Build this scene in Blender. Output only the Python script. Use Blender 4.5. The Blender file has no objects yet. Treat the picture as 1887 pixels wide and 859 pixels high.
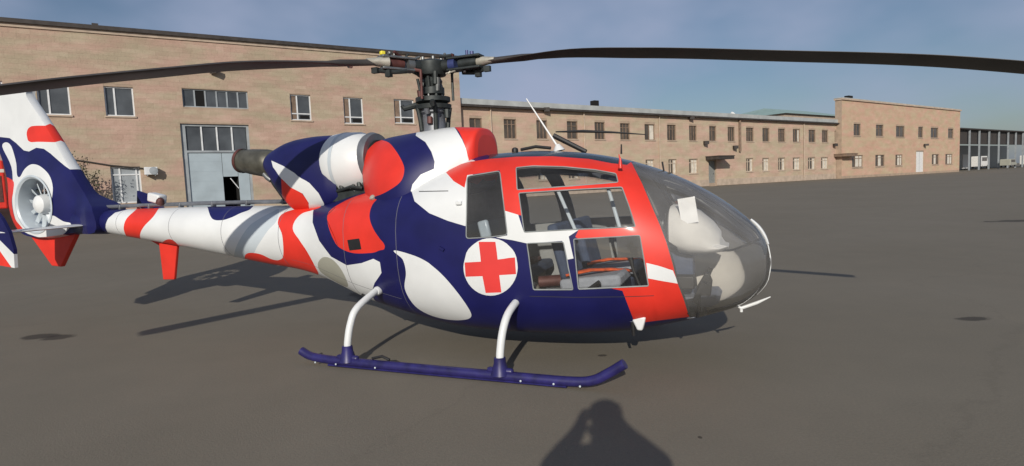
import bpy, bmesh, math, random
from mathutils import Vector, Matrix
from mathutils.geometry import delaunay_2d_cdt
from mathutils.bvhtree import BVHTree
random.seed(7)
scene = bpy.context.scene
C = scene.collection
R = math.radians
# ------------------------------------------------------------------ camera
W, H, FPX = 1887.0, 859.0, 1104.11
CAM = Vector((2.8441, -5.1108, 1.511))
PITCH, ROLL, YAW = .08166, -.04216, -.38776
_d = Vector((math.sin(YAW)*math.cos(PITCH), math.cos(YAW)*math.cos(PITCH), -math.sin(PITCH)))
_r = Vector((math.cos(YAW), -math.sin(YAW), 0)); _u = _r.cross(_d)
_r2 = _r*math.cos(ROLL) + _u*math.sin(ROLL); _u2 = _u*math.cos(ROLL) - _r*math.sin(ROLL)
cd = bpy.data.cameras.new('camera'); cam = bpy.data.objects.new('camera', cd); C.objects.link(cam)
cd.sensor_width = 36; cd.lens = 36*FPX/W; cd.clip_start = .02; cd.clip_end = 4000
m = Matrix((_r2, _u2, -_d)).transposed().to_4x4(); m.translation = CAM
cam.matrix_world = m; scene.camera = cam
# ------------------------------------------------------------------ light
SUN_EL, SUN_AZ = R(23.3), R(284.0)          # azimuth of the sun, counter-clockwise from +X
world = bpy.data.worlds.new('World'); scene.world = world; world.use_nodes = True
wn, wl = world.node_tree.nodes, world.node_tree.links
wn.clear()
wo = wn.new('ShaderNodeOutputWorld'); bg = wn.new('ShaderNodeBackground'); bg.inputs['Strength'].default_value = .075
sky = wn.new('ShaderNodeTexSky'); sky.sky_type = 'NISHITA'; sky.sun_disc = False
sky.sun_elevation = SUN_EL; sky.sun_rotation = math.pi/2 - SUN_AZ
sky.air_density = 1.0; sky.dust_density = 1.2; sky.ozone_density = 3.0
tc = wn.new('ShaderNodeTexCoord'); mp = wn.new('ShaderNodeMapping'); mp.inputs['Scale'].default_value = (1.4, 1.4, 2.6)
no = wn.new('ShaderNodeTexNoise'); no.inputs['Scale'].default_value = 2.0; no.inputs['Detail'].default_value = 4; no.inputs['Roughness'].default_value = .5
rp = wn.new('ShaderNodeValToRGB'); rp.color_ramp.elements[0].position = .38; rp.color_ramp.elements[1].position = .68
rp.color_ramp.elements[0].color = (.10, .10, .10, 1); rp.color_ramp.elements[1].color = (.92, .92, .92, 1)
mx = wn.new('ShaderNodeMixRGB'); mx.inputs['Color2'].default_value = (5.2, 6.0, 8.3, 1)
wl.new(tc.outputs['Generated'], mp.inputs['Vector']); wl.new(mp.outputs[0], no.inputs['Vector']); wl.new(no.outputs['Fac'], rp.inputs['Fac'])
wl.new(rp.outputs['Color'], mx.inputs['Fac']); wl.new(sky.outputs[0], mx.inputs['Color1'])
wl.new(mx.outputs[0], bg.inputs['Color']); wl.new(bg.outputs[0], wo.inputs['Surface'])
sd = bpy.data.lights.new('sun', 'SUN'); sun = bpy.data.objects.new('sun', sd); C.objects.link(sun)
sd.energy = 4.2; sd.angle = R(.55); sd.color = (1, .93, .83)
SUNV = Vector((math.cos(SUN_EL)*math.cos(SUN_AZ), math.cos(SUN_EL)*math.sin(SUN_AZ), math.sin(SUN_EL)))
sun.rotation_euler = SUNV.to_track_quat('Z', 'Y').to_euler(); sun.location = (0, 0, 30)
scene.view_settings.view_transform = 'Standard'; scene.view_settings.look = 'None'
scene.view_settings.exposure = -.2; scene.view_settings.gamma = 1; scene.view_settings.use_curve_mapping = False
scene.render.engine = 'CYCLES'; scene.cycles.max_bounces = 10; scene.cycles.transparent_max_bounces = 24
# ------------------------------------------------------------------ helpers
def RAY(px):
    return (_d*FPX + _r2*(px[0]-W/2) - _u2*(px[1]-H/2)).normalized()
def onplane(px, p, n):
    d = RAY(px); n = Vector(n); p = Vector(p)
    return CAM + d*((p-CAM).dot(n)/d.dot(n))
def onz(px, z=0): return onplane(px, (0, 0, z), (0, 0, 1))
def ony(px, y=0): return onplane(px, (0, y, 0), (0, 1, 0))

def nodes_of(name):
    mt = bpy.data.materials.new(name); mt.use_nodes = True
    n, l = mt.node_tree.nodes, mt.node_tree.links
    return mt, n, l, n['Principled BSDF']
def mat(name, col, rough=.5, metal=0, var=.12, scale=6, bump=0, bscale=60, coat=0, spec=None):
    mt, n, l, b = nodes_of(name)
    b.inputs['Roughness'].default_value = rough; b.inputs['Metallic'].default_value = metal
    if coat: b.inputs['Coat Weight'].default_value = coat; b.inputs['Coat Roughness'].default_value = .12
    if spec is not None: b.inputs['Specular IOR Level'].default_value = spec
    t = n.new('ShaderNodeTexCoord'); z = n.new('ShaderNodeTexNoise'); z.inputs['Scale'].default_value = scale; z.inputs['Detail'].default_value = 6
    l.new(t.outputs['Object'], z.inputs['Vector'])
    r = n.new('ShaderNodeValToRGB'); r.color_ramp.elements[0].position = .3; r.color_ramp.elements[1].position = .7
    r.color_ramp.elements[0].color = tuple(c*(1-var) for c in col)+(1,); r.color_ramp.elements[1].color = tuple(min(1, c*(1+var)) for c in col)+(1,)
    l.new(z.outputs['Fac'], r.inputs['Fac']); l.new(r.outputs['Color'], b.inputs['Base Color'])
    if bump:
        z2 = n.new('ShaderNodeTexNoise'); z2.inputs['Scale'].default_value = bscale; z2.inputs['Detail'].default_value = 5
        l.new(t.outputs['Object'], z2.inputs['Vector'])
        bp = n.new('ShaderNodeBump'); bp.inputs['Strength'].default_value = bump; bp.inputs['Distance'].default_value = .01
        l.new(z2.outputs['Fac'], bp.inputs['Height']); l.new(bp.outputs[0], b.inputs['Normal'])
    return mt
def glass(name, tint, dust=.05, refl=1.0, dustcol=(.6, .58, .54)):
    mt, n, l, b = nodes_of(name); n.remove(b)
    o = n['Material Output']; tr = n.new('ShaderNodeBsdfTransparent'); tr.inputs[0].default_value = tint+(1,)
    gl = n.new('ShaderNodeBsdfGlossy'); gl.inputs['Roughness'].default_value = .03
    fr = n.new('ShaderNodeFresnel'); fr.inputs['IOR'].default_value = 1.45
    mu = n.new('ShaderNodeMath'); mu.operation = 'MULTIPLY'; mu.inputs[1].default_value = refl; mu.use_clamp = True
    df = n.new('ShaderNodeBsdfDiffuse'); df.inputs[0].default_value = dustcol+(1,)
    t = n.new('ShaderNodeTexCoord'); z = n.new('ShaderNodeTexNoise'); z.inputs['Scale'].default_value = 1.6; z.inputs['Detail'].default_value = 3
    l.new(t.outputs['Object'], z.inputs['Vector'])
    m2 = n.new('ShaderNodeMath'); m2.operation = 'MULTIPLY'; m2.inputs[1].default_value = dust*2; m2.use_clamp = True
    l.new(z.outputs['Fac'], m2.inputs[0])
    a = n.new('ShaderNodeMixShader'); c = n.new('ShaderNodeMixShader')
    l.new(m2.outputs[0], a.inputs[0]); l.new(tr.outputs[0], a.inputs[1]); l.new(df.outputs[0], a.inputs[2])
    l.new(fr.outputs[0], mu.inputs[0]); l.new(mu.outputs[0], c.inputs[0]); l.new(a.outputs[0], c.inputs[1]); l.new(gl.outputs[0], c.inputs[2])
    l.new(c.outputs[0], o.inputs['Surface'])
    return mt
def tuff(name, c1, c2, c3):
    # stone: per-block tint from the 'tint' attribute, stains from noise
    mt, n, l, b = nodes_of(name); b.inputs['Roughness'].default_value = .9; b.inputs['Specular IOR Level'].default_value = .2
    at = n.new('ShaderNodeAttribute'); at.attribute_name = 'tint'
    r = n.new('ShaderNodeValToRGB'); e = r.color_ramp.elements
    e[0].color = c1+(1,); e[1].color = c3+(1,); k = e.new(.5); k.color = c2+(1,)
    t = n.new('ShaderNodeTexCoord'); z = n.new('ShaderNodeTexNoise'); z.inputs['Scale'].default_value = .42; z.inputs['Detail'].default_value = 9; z.inputs['Roughness'].default_value = .65
    mpp = n.new('ShaderNodeMapping'); mpp.inputs['Scale'].default_value = (1, 1, 3.2); l.new(t.outputs['Object'], mpp.inputs['Vector']); l.new(mpp.outputs[0], z.inputs['Vector'])
    z2 = n.new('ShaderNodeTexNoise'); z2.inputs['Scale'].default_value = 9; z2.inputs['Detail'].default_value = 6
    l.new(t.outputs['Object'], z2.inputs['Vector'])
    a = n.new('ShaderNodeMath'); a.operation = 'MULTIPLY_ADD'; a.inputs[1].default_value = .42; l.new(at.outputs['Fac'], a.inputs[0])
    s = n.new('ShaderNodeMath'); s.operation = 'MULTIPLY_ADD'; s.inputs[1].default_value = 1.5; s.inputs[2].default_value = -.46; l.new(z.outputs['Fac'], s.inputs[0]); l.new(s.outputs[0], a.inputs[2])
    l.new(a.outputs[0], r.inputs['Fac'])
    z3 = n.new('ShaderNodeTexNoise'); z3.inputs['Scale'].default_value = .45; z3.inputs['Detail'].default_value = 5; l.new(mpp.outputs[0], z3.inputs['Vector'])
    r3 = n.new('ShaderNodeValToRGB'); r3.color_ramp.elements[0].position = .38; r3.color_ramp.elements[1].position = .62
    r3.color_ramp.elements[0].color = (1.06, .94, .93, 1); r3.color_ramp.elements[1].color = (.96, 1.03, .93, 1); l.new(z3.outputs['Fac'], r3.inputs['Fac'])
    hu = n.new('ShaderNodeMixRGB'); hu.blend_type = 'MULTIPLY'; hu.inputs['Fac'].default_value = 1; l.new(r.outputs['Color'], hu.inputs['Color1']); l.new(r3.outputs['Color'], hu.inputs['Color2'])
    mx = n.new('ShaderNodeMixRGB'); mx.blend_type = 'MULTIPLY'; mx.inputs['Fac'].default_value = .18
    l.new(hu.outputs[0], mx.inputs['Color1']); l.new(z2.outputs['Fac'], mx.inputs['Color2']); l.new(mx.outputs[0], b.inputs['Base Color'])
    bp = n.new('ShaderNodeBump'); bp.inputs['Strength'].default_value = .5; bp.inputs['Distance'].default_value = .02
    l.new(z2.outputs['Fac'], bp.inputs['Height']); l.new(bp.outputs[0], b.inputs['Normal'])
    return mt

M = {}
M['white'] = mat('white_paint', (.70, .72, .72), .40, 0, .06, 3, coat=.15)
M['blue'] = mat('navy_paint', (.010, .011, .085), .45, 0, .2, 3, coat=.08, spec=.3)
M['red'] = mat('red_paint', (.68, .036, .022), .45, 0, .12, 3, coat=.08, spec=.35)
M['grey'] = mat('grey_paint', (.50, .56, .60), .38, 0, .06, 3, coat=.2)
M['olive'] = mat('stone_grey_paint', (.36, .36, .30), .4, 0, .08, 3, coat=.2)
M['crossred'] = mat('emblem_red', (.70, .05, .045), .4, 0, .06, 4)
M['skid'] = mat('skid_blue_paint', (.020, .017, .105), .42, 0, .35, 11, coat=.1)
M['seam'] = mat('seam', (.03, .03, .035), .7)
M['seamline'] = mat('panel_joint', (.13, .13, .15), .7)
M['roof'] = mat('roof_dark', (.022, .035, .04), .22, 0, .2, 4, coat=.3)
M['lining'] = mat('cabin_lining', (.25, .255, .25), .8, 0, .15, 9)
M['floor'] = mat('cabin_floor', (.20, .22, .27), .7, 0, .15, 9)
M['black'] = mat('black_plastic', (.015, .015, .016), .5, 0, .2, 9)
M['rubber'] = mat('rubber_seal', (.25, .27, .27), .6, 0, .2, 9)
M['blade'] = mat('rotor_blade_paint', (.050, .045, .042), .55, 0, .25, 4, bump=.1, bscale=15)
M['steel'] = mat('dull_steel', (.20, .21, .21), .45, .7, .25, 12)
M['dark'] = mat('dark_gear', (.035, .042, .042), .5, .4, .35, 14)
M['gearblue'] = mat('blue_gear', (.035, .05, .16), .45, .2, .25, 14)
M['mast'] = mat('mast_grey', (.16, .17, .19), .45, .3, .2, 9)
M['cuff'] = mat('cuff_pale', (.42, .40, .34), .5, .3, .25, 12)
M['rust'] = mat('brown_gear', (.10, .035, .03), .6, .2, .3, 12)
M['yellow'] = mat('yellow_mark', (.75, .65, .05), .5)
M['exhaust'] = mat('exhaust_metal', (.13, .125, .10), .5, .6, .35, 8, bump=.2, bscale=20)
M['seat'] = mat('seat_fabric', (.30, .32, .36), .85, 0, .12, 20, bump=.2, bscale=150)
M['seatblue'] = mat('seat_blue', (.05, .07, .12), .8, 0, .2, 14)
M['orange'] = mat('orange_strap', (.75, .12, .03), .6, 0, .35, 18)
M['pod'] = mat('pod_cover', (.60, .59, .56), .75, 0, .08, 7)
M['shade'] = mat('sun_shade_cloth', (.56, .54, .50), .8, 0, .08, 5)
M['paper'] = mat('paper', (.85, .86, .86), .7)
M['bubble'] = glass('canopy_glass', (.985, .985, .975), .125, 1.1, (.85, .84, .82))
M['pane'] = glass('side_window_glass', (.95, .96, .96), .03, 1.1)
M['pane2'] = glass('rear_window_glass', (.80, .83, .85), .06, 1.5)
M['tuffA'] = tuff('tuff_brown', (.37, .28, .22), (.47, .365, .29), (.58, .465, .38))
M['tuffB'] = tuff('tuff_tan', (.44, .335, .26), (.54, .42, .33), (.63, .505, .405))
M['tuffC'] = tuff('tuff_salmon', (.50, .35, .255), (.57, .415, .31), (.64, .485, .37))
M['mortar'] = mat('mortar', (.38, .29, .215), .95, 0, .15, 2)
M['lightframe'] = mat('beige_window_frame', (.50, .42, .33), .7, 0, .2, 3)
M['coping'] = mat('roof_edge_dark', (.045, .038, .034), .7, 0, .3, 3)
M['sheet'] = mat('pale_roof_sheet', (.42, .44, .43), .55, .1, .15, 1)
M['coppergreen'] = mat('green_roof_sheet', (.30, .42, .38), .6, .1, .12, 1)
M['wframe'] = mat('white_window_frame', (.68, .70, .71), .5, 0, .12, 3)
M['brownframe'] = mat('brown_window_frame', (.20, .14, .10), .7, 0, .3, 3)
M['curtain'] = mat('pale_blind', (.62, .58, .50), .8, 0, .15, 3)
M['plaster'] = mat('sill_plaster', (.45, .36, .28), .9, 0, .15, 2)
M['gate'] = mat('gate_blue_grey', (.36, .43, .47), .6, 0, .10, 1.2)
M['gateframe'] = mat('gate_frame', (.30, .33, .35), .6, 0, .15, 2)
M['doorwhite'] = mat('white_door', (.74, .74, .72), .5)
M['doorgrey'] = mat('grey_door', (.22, .23, .22), .6)
def winglass(name, c, rough=.12):
    return mat(name, c, rough, 0, .35, .9, spec=.6)
M['wg1'] = winglass('dusty_window', (.07, .078, .085), .25)
M['wg2'] = winglass('dark_window', (.085, .07, .055), .25)
M['hole'] = mat('dark_opening', (.006, .006, .006), 1)
M['greenery'] = mat('dry_leaves', (.07, .075, .035), .8, 0, .4, 3)
M['bark'] = mat('bark', (.07, .05, .035), .9)
M['cloth'] = mat('dark_jacket', (.03, .035, .05), .9); M['jean'] = mat('jeans', (.04, .05, .09), .9)
M['skin'] = mat('skin', (.45, .27, .19), .6); M['hair'] = mat('hair', (.02, .015, .01), .7)

def tag(o, label=None, cat=None, group=None, kind=None):
    if label: o['label'] = label
    if cat: o['category'] = cat
    if group: o['group'] = group
    if kind: o['kind'] = kind
    return o
def empty(name, loc=(0, 0, 0)):
    o = bpy.data.objects.new(name, None); C.objects.link(o); o.location = loc; o.empty_display_size = .2
    o['_o'] = tuple(loc)
    return o
def origin_of(o):
    return Vector(o['_o']) if o is not None and '_o' in o.keys() else Vector((0, 0, 0))
def link(name, me, parent=None, smooth=None):
    o = bpy.data.objects.new(name, me); C.objects.link(o)
    if parent is not None:
        o.parent = parent
        top = parent if parent.parent is None else parent.parent
        if parent.parent is None: o.matrix_parent_inverse = Matrix.Translation(-origin_of(top))
    return o
def obj(name, bm, mats, parent=None, smooth=40, bevel=0):
    bmesh.ops.recalc_face_normals(bm, faces=bm.faces)
    me = bpy.data.meshes.new(name); bm.to_mesh(me); bm.free()
    if not isinstance(mats, (list, tuple)): mats = [mats]
    for x in mats: me.materials.append(M[x])
    if smooth:
        for p in me.polygons: p.use_smooth = True
        me.set_sharp_from_angle(angle=R(smooth))
    o = link(name, me, parent)
    if bevel:
        b = o.modifiers.new('bevel', 'BEVEL'); b.width = bevel; b.segments = 2; b.limit_method = 'ANGLE'
    return o
def NB(): return bmesh.new()
def box(bm, c, s, rot=None, mi=0):
    v = []
    for i in (-1, 1):
        for j in (-1, 1):
            for k in (-1, 1):
                p = Vector((i*s[0]/2, j*s[1]/2, k*s[2]/2))
                if rot is not None: p = rot @ p
                v.append(bm.verts.new(Vector(c)+p))
    for f in ((0, 1, 3, 2), (4, 6, 7, 5), (0, 4, 5, 1), (2, 3, 7, 6), (0, 2, 6, 4), (1, 5, 7, 3)):
        fc = bm.faces.new([v[i] for i in f]); fc.material_index = mi
    return bm
def frame_at(d):
    d = d.normalized(); a = Vector((0, 0, 1)) if abs(d.z) < .9 else Vector((1, 0, 0))
    x = a.cross(d).normalized(); return x, d.cross(x).normalized()
def tube(bm, pts, rad, n=12, cap=True, mi=0, flat=(1, 1)):
    pts = [Vector(p) for p in pts]
    rads = rad if isinstance(rad, (list, tuple)) else [rad]*len(pts)
    rings = []; x = None
    for i, p in enumerate(pts):
        d = (pts[min(i+1, len(pts)-1)]-pts[max(i-1, 0)])
        if x is None: x, y = frame_at(d)
        else:
            dn = d.normalized(); x = (x-dn*x.dot(dn)).normalized(); y = dn.cross(x)
        rings.append([bm.verts.new(p+(x*math.cos(2*math.pi*k/n)*flat[0]+y*math.sin(2*math.pi*k/n)*flat[1])*rads[i]) for k in range(n)])
    for a, b in zip(rings, rings[1:]):
        for k in range(n):
            f = bm.faces.new((a[k], a[(k+1) % n], b[(k+1) % n], b[k])); f.material_index = mi
    if cap:
        bm.faces.new(rings[0][::-1]).material_index = mi; bm.faces.new(rings[-1]).material_index = mi
    return bm
def lathe(bm, prof, origin, axis, n=32, mi=0, cap=False):
    # prof: list of (distance along axis, radius)
    o = Vector(origin); ax = Vector(axis).normalized(); x, y = frame_at(ax)
    rings = [[bm.verts.new(o+ax*a+(x*math.cos(2*math.pi*k/n)+y*math.sin(2*math.pi*k/n))*max(r, 1e-4)) for k in range(n)] for a, r in prof]
    for a, b in zip(rings, rings[1:]):
        for k in range(n): bm.faces.new((a[k], a[(k+1) % n], b[(k+1) % n], b[k])).material_index = mi
    if cap:
        bm.faces.new(rings[0][::-1]).material_index = mi; bm.faces.new(rings[-1]).material_index = mi
    return bm
def prism(bm, poly, off, mi=0):
    # poly: list of 3D points (planar), extruded by the vector off
    a = [bm.verts.new(Vector(p)) for p in poly]; b = [bm.verts.new(Vector(p)+Vector(off)) for p in poly]
    n = len(a)
    bm.faces.new(a).material_index = mi; bm.faces.new(b[::-1]).material_index = mi
    for i in range(n): bm.faces.new((a[i], b[i], b[(i+1) % n], a[(i+1) % n])).material_index = mi
    return bm
def crom(P, k=6, closed=True):
    n = len(P); out = []
    rng = range(n) if closed else range(n-1)
    for i in rng:
        if closed: p0, p1, p2, p3 = P[i-1], P[i], P[(i+1) % n], P[(i+2) % n]
        else: p0, p1, p2, p3 = P[max(i-1, 0)], P[i], P[i+1], P[min(i+2, n-1)]
        for j in range(k):
            t = j/k
            out.append(tuple(.5*((2*b)+(-a+c)*t+(2*a-5*b+4*c-d)*t*t+(-a+3*b-3*c+d)*t**3) for a, b, c, d in zip(p0, p1, p2, p3)))
    if not closed: out.append(tuple(P[-1]))
    return out
def lin(P, step=9, rnd=0):
    if rnd:
        Q = []; n = len(P)
        for i in range(n):
            a, b, c = Vector(P[i-1]), Vector(P[i]), Vector(P[(i+1) % n])
            u = (a-b); v = (c-b); r = min(rnd, u.length*.4, v.length*.4)
            p, q = b+u.normalized()*r, b+v.normalized()*r
            for t in (0, .33, .67, 1): Q.append(tuple((p*(1-t)**2+b*2*t*(1-t)+q*t*t)))
        P = Q
    out = []; n = len(P)
    for i in range(n):
        a, b = Vector(P[i]), Vector(P[(i+1) % n]); k = max(1, int((b-a).length/step))
        for j in range(k): out.append(tuple(a.lerp(b, j/k)))
    return out
def inside(pt, poly):
    x, y = pt; c = False; j = len(poly)-1
    for i in range(len(poly)):
        xi, yi = poly[i]; xj, yj = poly[j]
        if (yi > y) != (yj > y) and x < (xj-xi)*(y-yi)/(yj-yi)+xi: c = not c
        j = i
    return c
def pchip(xs, ys):
    n = len(xs); h = [xs[i+1]-xs[i] for i in range(n-1)]; dl = [(ys[i+1]-ys[i])/h[i] for i in range(n-1)]
    d = [0]*n; d[0] = dl[0]; d[-1] = dl[-1]
    for i in range(1, n-1):
        if dl[i-1]*dl[i] > 0:
            w1 = 2*h[i]+h[i-1]; w2 = h[i]+2*h[i-1]; d[i] = (w1+w2)/(w1/dl[i-1]+w2/dl[i])
    def f(x):
        lo, hi = 0, n-2
        while lo < hi:
            mid = (lo+hi+1)//2
            if xs[mid] <= x: lo = mid
            else: hi = mid-1
        i = lo; t = (x-xs[i])/h[i]; t = max(0, min(1, t))
        return (ys[i]*(1+2*t)*(1-t)**2+h[i]*d[i]*t*(1-t)**2+ys[i+1]*t*t*(3-2*t)+h[i]*d[i+1]*t*t*(t-1))
    return f

class Loft:
    """starboard half of a body lofted along x; parameters (u, t): u along the length, t from keel (0) to crown (1)"""
    def __init__(s, st, nu=240, nt=56):
        us = [0]
        for a, b in zip(st, st[1:]): us.append(us[-1]+math.hypot(b[0]-a[0], b[2]-a[2]))
        s.L = us[-1]; s.f = [pchip(us, [r[k] for r in st]) for k in range(7)]; s.T = 2.2
        s.nu, s.nt = nu, nt
        v = [s.P(s.L*i/nu, j/nt) for i in range(nu+1) for j in range(nt+1)]; s.v = v
        tr = []
        for i in range(nu):
            for j in range(nt):
                a = i*(nt+1)+j; b = a+nt+1
                tr += [(a, b, b+1), (a, b+1, a+1)]
        s.tr = tr; s.bvh = BVHTree.FromPolygons(v, tr)
    def P(s, u, t):
        x, zb, zt, hw, zw, nb, nt = [g(u) for g in s.f]
        if t < .5:
            ph = t*math.pi; y = hw*math.sin(ph)**(2/nb); z = zw-(zw-zb)*max(0, math.cos(ph))**(2/nb)
        else:
            ph = (t-.5)*math.pi; y = hw*max(0, math.cos(ph))**(2/nt); z = zw+(zt-zw)*math.sin(ph)**(2/nt)
        return Vector((x, -y, z))
    def N(s, u, t):
        e = .004; u0, u1 = max(0, u-e), min(s.L, u+e); t0, t1 = max(0.002, t-e), min(.998, t+e)
        t = min(.998, max(.002, t))
        n = (s.P(u1, t)-s.P(u0, t)).cross(s.P(u, t1)-s.P(u, t0))
        if n.length < 1e-9: return Vector((1, 0, 0))
        n.normalize()
        return n if n.y < 0 or abs(n.y) < 1e-6 else -n
    def ut(s, px):
        d = RAY(px); h = s.bvh.ray_cast(CAM, d)
        if h[0] is None:
            best = min(range(len(s.v)), key=lambda i: (s.v[i]-CAM-d*(s.v[i]-CAM).dot(d)).length_squared)
            i, j = divmod(best, s.nt+1); return (s.L*i/s.nu, j/s.nt*s.T)
        f = h[2]; q = f//2; i, j = divmod(q, s.nt); a, b, c = [s.v[k] for k in s.tr[f]]
        v0, v1, v2 = b-a, c-a, h[0]-a
        d00, d01, d11, d20, d21 = v0.dot(v0), v0.dot(v1), v1.dot(v1), v2.dot(v0), v2.dot(v1)
        de = d00*d11-d01*d01 or 1e-12; B = (d11*d20-d01*d21)/de; G = (d00*d21-d01*d20)/de
        if f % 2 == 0: uu, tt = i+B+G, j+G          # (i,j),(i+1,j),(i+1,j+1)
        else: uu, tt = i+B, j+B+G                   # (i,j),(i+1,j+1),(i,j+1)
        return (s.L*uu/s.nu, tt/s.nt*s.T)
    def poly(s, px): return [s.ut(p) for p in px]
    def at(s, px):
        u, v = s.ut(px); return s.P(u, v/s.T), s.N(u, v/s.T)
    def build(s, regions, default, gu=.06, gv=.05, cuts=()):
        """regions: (label, polygon in (u, v)); later ones win. returns {label: triangles in (u, t)}"""
        V = []; E = []
        nu = int(s.L/gu); nv = int(s.T/gv)
        for i in range(nu+1):
            for j in range(nv+1): V.append(Vector((s.L*i/nu, s.T*j/nv)))
        for lab, pl in list(regions)+[(None, c) for c in cuts]:
            k = len(V); V += [Vector((max(0, min(s.L, a)), max(0, min(s.T, b)))) for a, b in pl]
            E += [(k+i, k+(i+1) % len(pl)) for i in range(len(pl))]
        vs, es, fs, *_ = delaunay_2d_cdt(V, E, [], 0, 1e-5)
        bb = [(min(a for a, b in p), max(a for a, b in p), min(b for a, b in p), max(b for a, b in p)) for l, p in regions]
        out = {}
        for f in fs:
            cx = sum(vs[i].x for i in f)/3; cy = sum(vs[i].y for i in f)/3
            lab = default
            for (l, p), q in zip(reversed(regions), reversed(bb)):
                if q[0] <= cx <= q[1] and q[2] <= cy <= q[3] and inside((cx, cy), p): lab = l; break
            out.setdefault(lab, []).append(tuple((vs[i].x, vs[i].y/s.T) for i in f))
        return out
    def mesh(s, name, tri, parent, sides=(-1, 1), offset=0):
        """tri: list of (material, triangles)"""
        idx = {}; V = []; N = []; F = []; MI = []; mats = []
        for mname, tl in tri:
            if mname not in mats: mats.append(mname)
            for sd in sides:
                for t3 in tl:
                    f = []
                    for (u, t) in t3:
                        k = (round(u, 5), round(t, 5), sd if 1e-4 < t < .9999 else 0)
                        if k not in idx:
                            p = s.P(u, t); n = s.N(u, t); p = p+n*offset
                            if sd > 0: p = Vector((p.x, -p.y, p.z)); n = Vector((n.x, -n.y, n.z))
                            idx[k] = len(V); V.append(p); N.append(n)
                        f.append(idx[k])
                    if len(set(f)) < 3: continue
                    a, b, c = [V[i] for i in f]
                    if (b-a).cross(c-a).dot(N[f[0]]+N[f[1]]+N[f[2]]) < 0: f = f[::-1]
                    F.append(f); MI.append(mats.index(mname))
        me = bpy.data.meshes.new(name); me.from_pydata(V, [], F)
        for mname in mats: me.materials.append(M[mname])
        me.polygons.foreach_set('material_index', MI); me.polygons.foreach_set('use_smooth', [True]*len(F))
        me.update()
        try: me.normals_split_custom_set_from_vertices(N)
        except Exception: pass
        return link(name, me, parent)
    def lining(s, name, tl, parent, sides, th=.02, m='lining'):
        """inner skin and rims of a set of triangles, so that the shell has a thickness"""
        bm = NB()
        for sd in sides:
            vo, vi, cnt = {}, {}, {}
            def g(d, k, off):
                if k not in d:
                    p = s.P(*k)+s.N(*k)*off
                    if sd > 0: p.y = -p.y
                    d[k] = bm.verts.new(p)
                return d[k]
            for t3 in tl:
                ks = [(round(u, 5), round(t, 5)) for u, t in t3]
                if len(set(ks)) < 3: continue
                try: bm.faces.new([g(vi, k, -th) for k in ks])
                except ValueError: continue
                for a, b in ((0, 1), (1, 2), (2, 0)):
                    e = tuple(sorted((ks[a], ks[b]))); cnt[e] = cnt.get(e, 0)+1
            for (a, b), c in cnt.items():
                if c == 1 and not (a[1] < .003 and b[1] < .003) and not (a[1] > .997 and b[1] > .997):
                    try: bm.faces.new([g(vo, a, -.001), g(vo, b, -.001), vi[b], vi[a]])
                    except Exception: pass
        return obj(name, bm, m, parent, smooth=30)
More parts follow.
